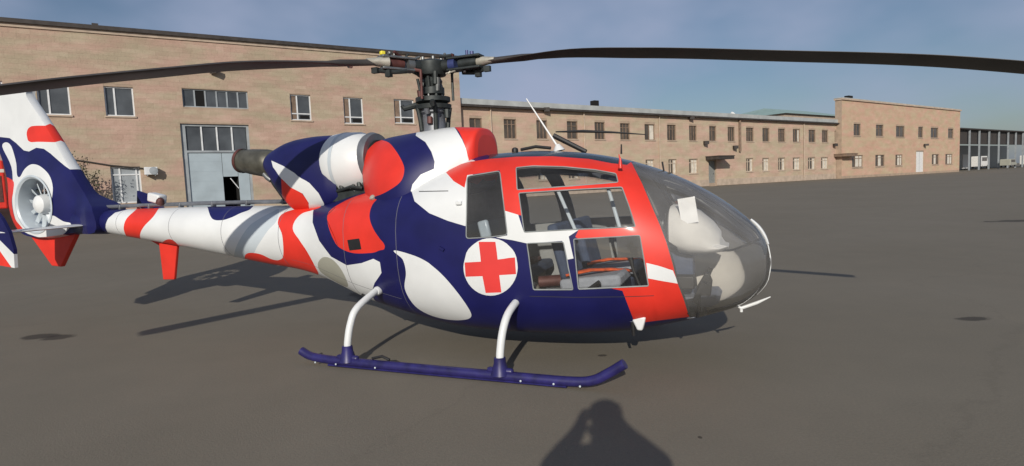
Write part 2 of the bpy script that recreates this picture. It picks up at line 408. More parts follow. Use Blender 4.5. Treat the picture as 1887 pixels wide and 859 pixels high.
# ------------------------------------------------------------------ ground
def ground_z(x, y):
    d = (y*.85-x*.53)                     # distance towards the buildings
    t = max(0, min(1, (d-10)/28.0)); return .33*t*t*(3-2*t)
def make_ground():
    bm = NB(); n = 72
    def warp(i): 
        a = (i/n-.5)*2; return math.copysign(abs(a)**3.2*1500+abs(a)*60, a)
    grid = [[bm.verts.new((warp(i), warp(j), ground_z(warp(i), warp(j)))) for j in range(n+1)] for i in range(n+1)]
    for i in range(n):
        for j in range(n): bm.faces.new((grid[i][j], grid[i+1][j], grid[i+1][j+1], grid[i][j+1]))
    mt, nd, l, b = nodes_of('asphalt'); b.inputs['Roughness'].default_value = .88; b.inputs['Specular IOR Level'].default_value = .25
    t = nd.new('ShaderNodeTexCoord')
    def noise(sc, det=6, ro=.6):
        z = nd.new('ShaderNodeTexNoise'); z.inputs['Scale'].default_value = sc; z.inputs['Detail'].default_value = det; z.inputs['Roughness'].default_value = ro
        l.new(t.outputs['Object'], z.inputs['Vector']); return z
    def ramp(z, p0, c0, p1, c1):
        r = nd.new('ShaderNodeValToRGB'); r.color_ramp.elements[0].position = p0; r.color_ramp.elements[1].position = p1
        r.color_ramp.elements[0].color = c0+(1,); r.color_ramp.elements[1].color = c1+(1,); l.new(z, r.inputs['Fac']); return r.outputs['Color']
    def mix(a, c, fac, mode='MULTIPLY'):
        x = nd.new('ShaderNodeMixRGB'); x.blend_type = mode
        if isinstance(fac, float): x.inputs['Fac'].default_value = fac
        else: l.new(fac, x.inputs['Fac'])
        l.new(a, x.inputs['Color1'])
        if isinstance(c, tuple): x.inputs['Color2'].default_value = c+(1,)
        else: l.new(c, x.inputs['Color2'])
        return x.outputs[0]
    col = ramp(noise(.22, 5, .6).outputs['Fac'], .33, (.178, .159, .123), .68, (.198, .178, .141))
    col = mix(col, ramp(noise(1.6, 8, .65).outputs['Fac'], .3, (.93, .93, .93), .7, (1.04, 1.03, 1.02)), .8)
    col = mix(col, ramp(noise(55, 3, .7).outputs['Fac'], .3, (.78, .78, .78), .72, (1.18, 1.17, 1.16)), .4)
    # oil stains, old repairs and, at far right, an unseen rotor blade's shadow painted in
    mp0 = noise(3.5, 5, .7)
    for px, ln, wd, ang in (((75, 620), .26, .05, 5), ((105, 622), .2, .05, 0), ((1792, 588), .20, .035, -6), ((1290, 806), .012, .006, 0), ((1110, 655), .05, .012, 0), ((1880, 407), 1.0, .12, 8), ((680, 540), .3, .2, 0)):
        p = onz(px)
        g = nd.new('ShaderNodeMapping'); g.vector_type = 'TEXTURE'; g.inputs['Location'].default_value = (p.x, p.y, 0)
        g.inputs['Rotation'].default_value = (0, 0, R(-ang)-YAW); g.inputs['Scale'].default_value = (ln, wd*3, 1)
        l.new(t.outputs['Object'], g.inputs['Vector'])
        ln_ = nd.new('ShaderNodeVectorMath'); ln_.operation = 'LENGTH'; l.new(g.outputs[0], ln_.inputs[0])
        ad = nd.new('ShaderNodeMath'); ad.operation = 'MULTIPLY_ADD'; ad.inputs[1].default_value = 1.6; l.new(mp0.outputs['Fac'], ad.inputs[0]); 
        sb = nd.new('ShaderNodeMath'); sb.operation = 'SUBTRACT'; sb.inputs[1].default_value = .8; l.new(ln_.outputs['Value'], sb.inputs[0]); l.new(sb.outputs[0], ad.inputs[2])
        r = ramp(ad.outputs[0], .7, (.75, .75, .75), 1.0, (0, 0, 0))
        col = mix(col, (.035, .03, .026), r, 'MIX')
    # cracks / tar seams
    vo = nd.new('ShaderNodeTexVoronoi'); vo.feature = 'DISTANCE_TO_EDGE'; vo.inputs['Scale'].default_value = .16
    nz = noise(1.1, 6, .7); vm = nd.new('ShaderNodeVectorMath'); vm.operation = 'MULTIPLY_ADD'; vm.inputs[1].default_value = (.9, .9, 0)
    l.new(nz.outputs['Color'], vm.inputs[0]); l.new(t.outputs['Object'], vm.inputs[2]); l.new(vm.outputs[0], vo.inputs['Vector'])
    col = mix(col, (.07, .06, .05), ramp(vo.outputs['Distance'], .0, (.12, .12, .12), .004, (0, 0, 0)), 'MIX')
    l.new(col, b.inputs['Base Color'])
    bp = nd.new('ShaderNodeBump'); bp.inputs['Strength'].default_value = .5; bp.inputs['Distance'].default_value = .006
    l.new(noise(70, 4, .7).outputs['Fac'], bp.inputs['Height']); l.new(bp.outputs[0], b.inputs['Normal'])
    me = bpy.data.meshes.new('ground'); bm.to_mesh(me); bm.free(); me.materials.append(mt)
    for p in me.polygons: p.use_smooth = True
    o = link('ground', me); tag(o, 'worn grey brown asphalt apron with oil stains and a painted rotor blade shadow', 'ground', kind='structure')
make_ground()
# ------------------------------------------------------------------ helicopter
heli = empty('helicopter'); tag(heli, 'white, navy and red camouflaged light helicopter with a red cross roundel on its door', 'helicopter')
#      x     zb    zt    hw    zw    nb   nt
BODY = Loft([
    (2.952, .79, .83, .015, .81, 2, 2), (2.93, .67, .95, .16, .81, 2, 2), (2.87, .575, 1.075, .27, .81, 2, 2), (2.74, .475, 1.205, .39, .81, 2.1, 2),
    (2.52, .395, 1.37, .51, .82, 2.2, 2.05), (2.25, .325, 1.52, .61, .84, 2.3, 2.15), (1.98, .265, 1.63, .675, .86, 2.45, 2.3),
    (1.7, .23, 1.71, .71, .88, 2.6, 2.45), (1.35, .205, 1.77, .735, .90, 2.7, 2.55), (1.0, .195, 1.795, .745, .92, 2.75, 2.6),
    (.65, .195, 1.79, .745, .94, 2.7, 2.6), (.3, .215, 1.70, .735, .96, 2.6, 2.7), (0, .26, 1.59, .705, .98, 2.5, 2.9),
    (-.35, .325, 1.535, .64, 1.0, 2.4, 3), (-.7, .40, 1.50, .555, 1.02, 2.3, 2.8), (-1.0, .50, 1.445, .47, 1.03, 2.2, 2.5),
    (-1.35, .615, 1.395, .375, 1.04, 2.1, 2.3), (-1.7, .69, 1.38, .32, 1.05, 2.05, 2.15), (-2.1, .74, 1.385, .30, 1.06, 2, 2.1),
    (-2.8, .845, 1.395, .27, 1.12, 2, 2.05), (-3.5, .945, 1.40, .235, 1.17, 2, 2), (-4.2, 1.035, 1.40, .20, 1.215, 2, 2),
    (-4.9, 1.12, 1.395, .16, 1.255, 2, 2), (-5.3, 1.15, 1.39, .13, 1.27, 2, 2)])
S = crom
WIN = {'rear_window': lin([(861, 325), (921, 315), (935, 433), (905, 437), (859, 440)], 8, 6),
       'upper_window': lin([(951, 309), (982, 306), (1040, 307.5), (1096, 313), (1135, 320), (1139, 336), (1040, 344), (953, 350)], 8, 3),
       'door_window': lin([(956, 356), (1050, 350), (1146, 345), (1159, 380), (1171, 418), (1060, 423), (966, 428)], 8, 3),
       'rear_sill_window': lin([(971, 449), (1038, 446), (1056, 534), (983, 534)], 8, 3),
       'front_sill_window': lin([(1057, 441), (1179, 434), (1195, 527), (1066, 533)], 8, 3)}
red_top = [(822, 318), (836, 306), (862, 299), (900, 293), (951, 289), (1018, 288), (1085, 293), (1127, 301), (1132, 300), (1143, 283), (1152, 283), (1164, 300)]
front_edge = [(1164, 300), (1183, 338), (1203, 385), (1216, 415), (1228, 447), (1239, 485), (1248, 520), (1260, 552), (1270, 584)]
fe = BODY.poly(lin(front_edge+front_edge[-2:0:-1], 9)[:len(lin(front_edge, 9))])
fe = [BODY.ut(p) for p in crom(front_edge, 4, False)]
bub = [(-.1, -.1)]+[(fe[-1][0]+.03, -.1)]+fe[::-1]+[(fe[0][0]-.02, BODY.T+.1), (-.1, BODY.T+.1)]
rt = [BODY.ut(p) for p in crom([(900, 293), (951, 289), (1018, 288), (1085, 293), (1127, 301)], 5, False)]
roofp = rt+[(fe[0][0]+.02, rt[-1][1]+.04), (fe[0][0], BODY.T+.1), (rt[0][0]+.15, BODY.T+.1)]
def P_(lab, px): return (lab, BODY.poly(px))
def strip(px, w=1.6):
    a = [Vector(p) for p in px]; n = len(a); L_, R_ = [], []
    for i in range(n):
        d = (a[min(i+1, n-1)]-a[max(i-1, 0)]).normalized(); q = Vector((-d.y, d.x))*w/2; L_.append(tuple(a[i]+q)); R_.append(tuple(a[i]-q))
    return L_+R_[::-1]
ell = [(904+50*math.cos(k*math.pi/20), 492+53*math.sin(k*math.pi/20)) for k in range(40)]
regs = [
    P_('white', lin([(578, 386), (576, 410), (588, 444), (610, 473), (639, 489), (666, 485), (688, 477), (700, 483), (703, 503), (690, 522), (684, 542), (692, 562), (680, 572), (600, 540), (500, 515), (400, 500), (195, 465), (188, 360), (400, 355), (578, 355)], 14)),
    P_('white', S([(726, 461), (771, 473), (806, 498), (835, 529), (862, 566), (868, 584), (850, 590), (818, 588), (786, 578), (762, 561), (746, 532), (748, 503), (742, 478)])),
    P_('white', lin([(858, 417), (825, 407), (791, 393), (764, 371), (758, 351), (764, 331), (786, 314), (800, 290), (850, 280), (880, 300), (862, 345)], 8)),
    P_('grey', S([(432, 467), (440, 445), (458, 418), (480, 402), (501, 391), (514, 386), (509, 408), (493, 426), (475, 453), (466, 469), (448, 484), (434, 482)])),
    P_('olive', S([(586, 485), (596, 474), (612, 478), (629, 497), (641, 523), (636, 528), (608, 513), (590, 500)])),
    P_('red', S([(524, 392), (568, 380), (590, 372), (590, 382), (574, 388), (556, 394), (543, 408), (540, 424), (552, 443), (566, 464), (580, 490), (586, 507), (560, 508), (515, 497), (470, 489), (453, 481), (452, 470), (462, 466), (481, 469), (501, 478), (515, 479), (522, 470), (520, 434), (512, 410)])),
    P_('blue', S([(383, 383), (391, 403), (408, 406), (426, 401), (443, 393), (462, 385), (462, 372), (383, 370)])),
    P_('red', S([(228, 418), (234, 402), (252, 385), (262, 372), (300, 372), (292, 385), (282, 400), (265, 418), (258, 434), (262, 452), (242, 448), (231, 432)])),
    P_('red', S([(294, 458), (300, 446), (311, 441), (322, 445), (333, 457), (348, 467), (330, 475), (294, 470)])),
    P_('blue', lin([(240, 365), (231, 387), (212, 392), (200, 402), (195, 413), (198, 428), (206, 437), (216, 444), (220, 470), (60, 470), (60, 350)], 8)),
    P_('red', S([(603, 400), (613, 384), (645, 366), (680, 354), (700, 345), (716, 345), (700, 362), (686, 378), (681, 400), (689, 424), (709, 455), (698, 461), (683, 466), (649, 466), (622, 453), (608, 426)])),
    P_('red', lin(red_top[:-3]+[(1143, 283), (1152, 283)]+front_edge+[(1170, 596), (1147, 536), (1110, 528), (1080, 470), (1068, 441), (1060, 437), (1066, 424), (955, 396), (929, 388), (921, 314), (861, 323), (856, 346), (836, 334)], 9)),
    P_('white', lin([(929, 388), (955, 396), (964, 424), (1066, 424), (1048, 436), (1057, 478), (1046, 480), (1036, 444), (971, 449), (945, 443), (914, 438), (935, 434)], 9)),
    P_('white', lin([(1191, 485), (1212, 490), (1240, 498), (1250, 523), (1215, 517), (1194, 513)], 9)),
    ('roof', roofp),
    P_('white', ell),
    P_('crossred', lin([(882, 446), (913, 446), (917, 477), (949, 476), (951, 505), (920, 507), (924, 539), (895, 540), (889, 509), (858, 510), (856, 482), (886, 480)], 9)),
    P_('seam', strip(lin([(772, 353), (826, 352)], 8)[:7], 1.6)),
    P_('seam', strip([(622, 452), (600, 400), (618, 382)], 1.0)),
    P_('black', lin([(640, 444), (662, 440), (666, 459), (644, 462)], 6)),
    P_('seam', strip([(976, 546), (1060, 548), (1150, 547), (1205, 545)], 1.2)),
]
def u_of(x): return min((BODY.L*i/2000 for i in range(2001)), key=lambda u: abs(BODY.f[0](u)-x))
for xs_ in (-1.72, -2.55, -3.4, -4.35, -.72, -.05):
    u_ = u_of(xs_); vv_ = [BODY.T*k/20 for k in range(21)]; regs.append(('seamline', [(u_-.003, v) for v in vv_]+[(u_+.003, v) for v in vv_[::-1]]))
ua, ub = u_of(-.1), u_of(-1.6)
regs.append(('seamline', [(ua+(ub-ua)*k/30, BODY.T*.30) for k in range(31)]+[(ub+(ua-ub)*k/30, BODY.T*.30+.006) for k in range(31)]))
bubble_reg = ('BUBBLE', bub)
wins = [(k, BODY.poly(v)) for k, v in WIN.items()]
door_poly = BODY.poly(lin([(942, 303), (985, 299), (1040, 298.5), (1090, 304), (1138, 312), (1150, 340), (1166, 385), (1182, 430), (1203, 536), (1120, 541), (978, 542), (970, 480), (962, 436), (950, 370)], 9, 4))
labs = [(i, p) for i, (l, p) in enumerate(regs)]
# lower front quarter of the bubble, screened on the far side by a pale cloth
us_ = [u for u in (BODY.L*i/600 for i in range(601)) if 2.12 < BODY.P(u, .5).x < 2.945][::3]
def v_of(u, z): return min((k/200 for k in range(201)), key=lambda t: abs(BODY.P(u, t).z-z))*BODY.T
shade_poly = [(u, v_of(u, .90+.05*math.sin(i*.35))) for i, u in enumerate(us_)]+[(u, .10*BODY.T) for u in us_[::-1]]
tri = BODY.build(labs+[('BUBBLE', bub)]+wins, -1, cuts=[door_poly, shade_poly])
paint = {-1: 'blue'}; paint.update({i: l for i, (l, p) in enumerate(regs)})
body_t, door_t = [], []
for k, tl in tri.items():
    if k in paint:
        a, b = [], []
        for t3 in tl:
            c = (sum(q[0] for q in t3)/3, sum(q[1] for q in t3)/3*BODY.T)
            (b if inside(c, door_poly) else a).append(t3)
        body_t.append((paint[k], a)); door_t.append((paint[k], b))
fus = BODY.mesh('fuselage', body_t, heli)
ulim = [BODY.L*i/400 for i in range(401) if BODY.P(BODY.L*i/400, .5).x > .15][-1]
BODY.lining('cabin_lining', [t3 for l, tl in body_t for t3 in tl if max(q[0] for q in t3) < ulim], fus, (-1, 1))
canopy = BODY.mesh('canopy', [('bubble', tri['BUBBLE'])], heli)
BODY.mesh('sun_shade', [('shade', [t3 for t3 in tri['BUBBLE'] if inside((sum(q[0] for q in t3)/3, sum(q[1] for q in t3)/3*BODY.T), shade_poly)])], canopy, (1,), -.03)
doors = {}
for sd in (-1, 1):
    d = BODY.mesh('door', door_t, heli, (sd,)); doors[sd] = d
    BODY.lining('door_lining', [t3 for l, tl in door_t for t3 in tl], d, (sd,))
    for k, pl in wins:
        m_ = 'pane2' if k == 'rear_window' else 'pane'
        par = fus if k == 'rear_window' else d
        BODY.mesh('window_pane', [(m_, tri[k])], par, (sd,), -.006)
        bm = NB(); pts = [BODY.P(u, v/BODY.T)+BODY.N(u, v/BODY.T)*.0 for u, v in pl]
        if sd > 0: pts = [Vector((p.x, -p.y, p.z)) for p in pts]
        tube(bm, pts+[pts[0]], .005, 6, False); obj('window_seal', bm, 'rubber', par)
# canopy frames: centre strip, front arch, lower sill
def centre(z0, z1, top=True, n=14):
    out = []
    for i in range(n+1):
        out.append(i)
    return out
cpts = []
for i in range(40):
    u = .0+i*.03
    p = BODY.P(u, 1.0)
    if .93 < p.z < 1.16: cpts.append(p+Vector((.004, 0, .004)))
bm = NB(); tube(bm, cpts, [.010+.008*math.sin(math.pi*i/max(1, len(cpts)-1)) for i in range(len(cpts))], 8, flat=(1.3, .8)); obj('centre_strip', bm, 'white', canopy)
low = [BODY.P(u, 0.0) for u in [.30, .24, .18, .12, .06, .02]]+[BODY.P(u, 1.0) for u in [.02, .06, .1, .14]]
bm = NB(); tube(bm, low, .006, 8); obj('keel_strip', bm, 'white', canopy)
for sd in (-1, 1):
    pts = [BODY.P(u, v/BODY.T)+BODY.N(u, v/BODY.T)*-.018 for u, v in fe]
    if sd > 0: pts = [Vector((p.x, -p.y, p.z)) for p in pts]
    bm = NB(); tube(bm, pts, .017, 8); obj('canopy_arch', bm, 'black', canopy)
top = [BODY.P(.4+i*.05, 1.0)-Vector((0, 0, .012)) for i in range(26) if BODY.P(.4+i*.05, 1.0).x > 1.7]
bm = NB(); tube(bm, top, .012, 8, flat=(2.2, .8)); obj('roof_spine', bm, 'mast', canopy)
# belly floor inside and firewall
bm = NB()
def floor_sec(x, z):
    # width of the body at height z
    best = .1
    for i in range(200):
        u = BODY.L*i/400
        if BODY.P(u, .5).x < x: break
    for j in range(60):
        p = BODY.P(u, j/60)
        if p.z <= z: best = -p.y
    return max(.05, best-.03)
xs = [.18, .5, .9, 1.3, 1.7, 2.0, 2.2, 2.42]
prev = None
for x in xs:
    w = floor_sec(x, .44)*(.9 if x > 2.1 else 1); r = [bm.verts.new((x, s*w, z)) for s, z in ((-1, .44), (1, .44), (1, .40), (-1, .40))]
    if prev:
        for k in range(4): bm.faces.new((prev[k], prev[(k+1) % 4], r[(k+1) % 4], r[k]))
    else: bm.faces.new(r)
    prev = r
bm.faces.new(prev); obj('cabin_floor', bm, 'floor', fus, smooth=0)
bm = NB(); bw = [BODY.P(u_, t) for u_ in [[BODY.L*i/400 for i in range(401) if BODY.P(BODY.L*i/400, .5).x > .22][-1]] for t in [j/24 for j in range(25)]]
bw = [Vector((p.x, p.y*.97, .98+(p.z-.98)*.97)) for p in bw]
prism(bm, bw+[Vector((p.x, -p.y, p.z)) for p in bw[-2:0:-1]], (-.03, 0, 0)); obj('rear_bulkhead', bm, 'lining', fus, smooth=0)
# ---- interior
def rbox(bm, c, s, ry=0, rz=0): return box(bm, c, s, Matrix.Rotation(rz, 3, 'Z') @ Matrix.Rotation(ry, 3, 'Y'))
for sy in (-.33, .33):
    st = rbox(NB(), (1.62, sy, .70), (.50, .44, .10), R(-6)); seat = obj('seat', st, 'seat', heli, bevel=.03)
    obj('seat_back', rbox(NB(), (1.37, sy, .95), (.09, .43, .46), R(-14)), 'seatblue', seat, bevel=.03)
    obj('seat_base', rbox(NB(), (1.60, sy, .54), (.44, .38, .20)), 'seatblue', seat, bevel=.02)
    bm = NB(); tube(bm, [(1.42, sy-.20, .76), (1.60, sy-.10, .79), (1.74, sy+.06, .775), (1.88, sy+.17, .75)], .028, 8, flat=(1.6, .5)); obj('seat_belt', bm, 'orange', seat)
    # cyclic stick
    bm = NB(); tube(bm, [(1.98, sy, .44), (1.99, sy, .62), (1.93, sy, .78), (1.91, sy, .88)], [.014, .013, .012, .02], 8); obj('control_stick', bm, 'black', heli)
    # pedals
    for q in (-.09, .09):
        bm = NB(); rbox(bm, (2.44, sy*.8+q, .62), (.04, .09, .17), R(25)); tube(bm, [(2.42, sy*.8+q, .42), (2.44, sy*.8+q, .60)], .012, 6); obj('pedal', bm, 'black', heli)
    bm = NB(); tube(bm, [(1.40, sy-.26, .52), (1.62, sy-.27, .66), (1.72, sy-.27, .72)], [.013, .013, .022], 8); obj('collective_lever', bm, 'black', heli)
bench = obj('rear_bench', rbox(NB(), (.72, 0, .68), (.46, 1.24, .11), R(-4)), 'seatblue', heli, bevel=.03)
obj('bench_back', rbox(NB(), (.48, 0, .96), (.09, 1.2, .46), R(-10)), 'black', bench, bevel=.03)
obj('bench_base', rbox(NB(), (.68, 0, .53), (.40, 1.1, .18)), 'black', bench)
for sy in (-.5, -.2, .3):
    obj('bench_cushion', rbox(NB(), (.74, sy, .76), (.30, .26, .05), R(-4)), 'rust', bench, bevel=.02)
obj('seat_panel', rbox(NB(), ony((893, 423), -.42), (.10, .05, .16), R(-12)), 'grey', heli, bevel=.02)
obj('folded_bag', rbox(NB(), (1.02, -.42, .56), (.26, .3, .22), .1, .3), 'olive', heli, bevel=.06)
obj('fire_bottle', lathe(NB(), [(0, .02), (.01, .05), (.26, .05), (.30, .02), (.33, .02)], (1.10, -.30, .66), (1, .3, .05), 14, cap=True), 'rust', heli)
# instrument pod with pale cover and pedestal
bm = NB()
podst = [(2.19, .93, 1.25, .27), (2.21, .90, 1.285, .31), (2.30, .88, 1.285, .32), (2.42, .885, 1.23, .30), (2.52, .90, 1.14, .25), (2.58, .93, 1.06, .15)]
prev = None
for x, z0, z1, hw in podst:
    r = []
    for k in range(20):
        a = 2*math.pi*k/20; ca, sa = math.cos(a), math.sin(a)
        r.append(bm.verts.new((x+.06*(sa < -.5), hw*math.copysign(abs(ca)**.6, ca), (z0+z1)/2+(z1-z0)/2*math.copysign(abs(sa)**.7, sa))))
    if prev:
        for k in range(20): bm.faces.new((prev[k], prev[(k+1) % 20], r[(k+1) % 20], r[k]))
    else: bm.faces.new(r)
    prev = r
bm.faces.new(prev); pod = obj('instrument_pod', bm, 'pod', heli)
obj('instrument_face', rbox(NB(), (2.175, 0, 1.09), (.02, .56, .30), R(4)), 'black', pod, bevel=.01)
for k in range(5):
    obj('gauge', lathe(NB(), [(0, .038), (.012, .038), (.014, .03)], (2.165, -.2+k*.1, 1.14-.09*(k % 2)), (-1, 0, 0), 14, cap=True), 'steel', pod)
obj('pedestal', rbox(NB(), (2.26, 0, .68), (.22, .2, .48)), 'seatblue', pod, bevel=.02)
obj('radio_box', rbox(NB(), ony((1261, 519), -.30), (.16, .12, .10)), 'black', heli, bevel=.01)
bm = NB(); prism(bm, [ony(q, -.24) for q in [(1286, 546), (1283, 530), (1299, 504), (1306, 505), (1312, 520), (1309, 547)]], (0, .09, 0)); obj('pedal_box', bm, 'black', heli, smooth=0, bevel=.006)
bm = NB(); prism(bm, [ony(q, -.30) for q in [(1232, 566), (1240, 548), (1318, 548), (1326, 558), (1312, 566)]], (0, .5, 0)); obj('nose_floor', bm, 'floor', heli, smooth=0, bevel=.006)
tube_ = [BODY.P(u, v/BODY.T)+BODY.N(u, v/BODY.T)*-.035 for u, v in shade_poly[:len(us_)]]
bm = NB(); tube(bm, [Vector((p.x, -p.y, p.z)) for p in tube_], .009, 8); obj('shade_hem', bm, 'black', canopy)
obj('chart_sheet', rbox(NB(), ony((1268, 388), -.30), (.13, .006, .20), R(-8)), 'paper', heli, smooth=0)
bm = NB(); pc = ony((1225, 325), -.05); rbox(bm, pc, (.09, .08, .06)); tube(bm, [pc, pc+Vector((-.02, .02, .12))], .008, 6); obj('compass', bm, 'black', heli, smooth=0)
# white posts of the seat frame behind the door window
for a, b in (((1027, 349), (1060, 424)), ((1120, 345), (1142, 420))):
    obj('cabin_post', tube(NB(), [ony(a, -.1), ony(b, -.22)], .016, 8), 'grey', heli)
obj('roof_console', rbox(NB(), (1.35, 0, 1.62), (.5, .26, .08)), 'black', heli, bevel=.02)
obj('map_case', rbox(NB(), (1.85, -.56, .56), (.05, .03, .2)), 'paper', heli, bevel=.008)
# ---- transmission cowl
COWL = Loft([(.55, 1.55, 1.97, .22, 1.75, 3, 3), (.535, 1.5, 2.03, .27, 1.75, 3, 3), (.45, 1.45, 2.045, .335, 1.66, 3, 2.6), (.2, 1.40, 2.065, .47, 1.54, 3, 2.2), (-.1, 1.2, 2.05, .565, 1.45, 3, 1.95),
             (-.3, 1.2, 2.035, .53, 1.45, 3, 1.95), (-.46, 1.2, 2.02, .45, 1.46, 3, 2), (-.58, 1.25, 2.0, .35, 1.52, 3, 2), (-.70, 1.45, 1.975, .22, 1.66, 3, 2.0)], 120, 40)
def CP(lab, px): return (lab, COWL.poly(px))
cr = [CP('white', lin([(766, 250), (784, 262), (795, 280), (801, 298), (800, 311), (775, 322), (760, 340), (757, 352), (780, 400), (862, 420), (870, 300), (852, 258), (834, 228), (770, 225)], 6)),
      CP('red', lin([(833, 228), (846, 243), (854, 260), (860, 280), (864, 297), (825, 316), (823, 325), (880, 340), (920, 300), (905, 215)], 6)),
      CP('red', S([(683, 268), (693, 258), (706, 259), (720, 266), (737, 290), (745, 312), (738, 335), (713, 353), (690, 362), (670, 360), (670, 270)])),
      CP('black', lin([(885, 256), (891, 256), (892, 276), (886, 277)], 5)),
      CP('seam', strip([(772, 351), (800, 351), (826, 351)], 1.6))]
ct = COWL.build([(i, p) for i, (l, p) in enumerate(cr)], -1, .04, .06)
pc_ = {-1: 'blue'}; pc_.update({i: l for i, (l, p) in enumerate(cr)})
cowl = COWL.mesh('transmission_cowl', [(pc_[k], v) for k, v in ct.items()], heli)
def capface(L, u, m_, name, par):
    pts = [L.P(u, j/24) for j in range(25)]; pts += [Vector((p.x, -p.y, p.z)) for p in pts[-2:0:-1]]
    bm = NB(); bm.faces.new([bm.verts.new(p) for p in pts]); return obj(name, bm, m_, par, smooth=0)
capface(COWL, 0, 'red', 'cowl_nose', cowl); capface(COWL, COWL.L-.004, 'black', 'cowl_rear_face', cowl)
p, n = COWL.at((828, 349)); bm = NB(); lathe(bm, [(0, .016), (.012, .018), (.016, .008)], p, n, 10, cap=True); rbox(bm, p+n*.014+Vector((.03, 0, .004)), (.07, .012, .014)); obj('cowl_latch', bm, 'black', cowl)
p, n = BODY.at((688, 366)); obj('drain_port', lathe(NB(), [(0, .026), (.02, .03), (.03, .018)], p, n, 14, cap=True), 'olive', fus)
p, n = BODY.at((815, 460)); obj('door_latch', rbox(NB(), p+n*.01, (.05, .02, .02), .5), 'blue', fus)
p, n = BODY.at((847, 375)); obj('hinge', rbox(NB(), p+n*.012, (.05, .03, .03)), 'white', fus, bevel=.006)
p, n = BODY.at((672, 543)); obj('drain_pipe', rbox(NB(), p+n*.01, (.05, .02, .02), .4), 'black', fus)
# ---- engine
ENG = Vector((0, 0, 1.845))
eng = obj('air_intake_drum', lathe(NB(), [(-.02, .20), (-.02, .25), (.02, .275), (.12, .312), (.28, .322), (.40, .312), (.45, .28), (.47, .20)], (-.72, 0, 1.785), (-1, 0, -.01), 40), 'white', heli)
obj('intake_ring', lathe(NB(), [(0, .16), (0, .255), (.045, .27), (.085, .255), (.085, .18)], (-.655, 0, 1.815), (-1, 0, 0), 36), 'mast', eng)
obj('intake_screen', lathe(NB(), [(0, .19), (.12, .19)], (-.62, 0, 1.815), (-1, 0, 0), 30, cap=True), 'black', eng)
obj('drum_strap', lathe(NB(), [(0, .3235), (.02, .3235), (.04, .3205)], (-.99, 0, 1.782), (-1, 0, 0), 40), 'grey', eng)
bm = NB()
for k in range(7):
    a = Vector((-.70-.05*k, -.18-.02*(k % 3), 1.50+.03*(k % 2))); tube(bm, [a, a+Vector((-.04, .02, .12))], .018+.006*(k % 2), 8)
box(bm, (-.9, 0, 1.47), (.5, .46, .12)); tube(bm, [(-.68, -.26, 1.53), (-.8, -.28, 1.55), (-.95, -.24, 1.52), (-1.1, -.22, 1.5)], .016, 8)
obj('engine_accessories', bm, 'dark', eng)
REAR = Loft([(-1.0, 1.36, 2.06, .25, 1.62, 3, 2), (-1.12, 1.33, 2.085, .30, 1.66, 3, 2.05), (-1.35, 1.31, 2.09, .32, 1.70, 3, 2.1), (-1.6, 1.31, 2.075, .305, 1.72, 3, 2.1), (-1.72, 1.40, 2.055, .285, 1.74, 2.6, 2.1),
             (-1.86, 1.57, 2.01, .245, 1.78, 2.3, 2.05), (-1.97, 1.68, 1.96, .19, 1.82, 2, 2), (-2.02, 1.72, 1.93, .14, 1.83, 2, 2)], 100, 40)
def RP(lab, px): return (lab, REAR.poly(px))
rr = [RP('red', lin([(518, 327), (534, 344), (556, 356), (568, 371), (571, 390), (545, 400), (520, 370)], 7)),
      RP('white', lin([(500, 296), (522, 306), (549, 323), (570, 337), (587, 356), (597, 375), (598, 392), (570, 392), (569, 374), (558, 357), (535, 345), (518, 328), (503, 308)], 7)),]
rtr = REAR.build([(i, p) for i, (l, p) in enumerate(rr)], -1, .04, .06)
pr_ = {-1: 'blue', 0: 'red', 1: 'white'}
rc = REAR.mesh('engine_cowl', [(pr_[k], v) for k, v in rtr.items()], heli)
capface(REAR, REAR.L-.002, 'black', 'cowl_rear_face', rc); capface(REAR, .002, 'black', 'cowl_front_face', rc)
ex = obj('exhaust_pipe', lathe(NB(), [(0, .09), (.06, .145), (.14, .152), (.34, .140), (.46, .126), (.49, .132), (.51, .130), (.51, .112), (.25, .11)], (-1.96, 0, 1.83), (-1, 0, .13), 32), 'exhaust', heli)
obj('exhaust_band', lathe(NB(), [(0, .1355), (.025, .1365), (.04, .134)], (-2.43, 0, 1.89), (-1, 0, .13), 32), 'rust', ex)
bm = NB(); tube(bm, [(-2.02, -.06, 1.74), (-1.94, -.07, 1.62), (-1.80, -.08, 1.46)], .034, 10); obj('exhaust_strut', bm, 'dark', ex)
bm = NB(); tube(bm, [(-2.06, -.09, 1.73), (-2.02, -.09, 1.69), (-1.98, -.08, 1.66)], .03, 10); obj('drain_elbow', bm, 'steel', ex)
# ---- tail: drive shaft cover, beacon, fin, fenestron
bm = NB(); tube(bm, [(-1.55, 0, 1.42), (-2.2, 0, 1.43), (-3.2, 0, 1.438), (-4.2, 0, 1.44), (-5.0, 0, 1.435)], .024, 10); shaft = obj('drive_shaft_cover', bm, 'mast', heli)
for k in range(6):
    x = -1.9-.52*k; obj('shaft_bracket', rbox(NB(), (x, 0, 1.425), (.03, .06, .06)), 'mast', shaft, bevel=.006)
pb = ony((290, 372), 0); bm = NB(); rbox(bm, (pb.x, 0, 1.52), (.20, .12, .11), R(12)); bc = obj('beacon', bm, 'white', heli, bevel=.02)
obj('beacon_lens', lathe(NB(), [(0, .045), (.04, .045), (.07, .03), (.08, .004)], (pb.x+.10, -.05, 1.45), (.5, 0, 1), 14), 'rust', bc)
def fpt(px): 
    p = ony(px, -.12); return (p.x, p.z)
lead = [(-4.72, 1.40), fpt((172, 374)), fpt((150, 357)), fpt((128, 323)), fpt((110, 293)), fpt((90, 258)), fpt((64, 216)), fpt((39, 178))]
tp = lead[-1]
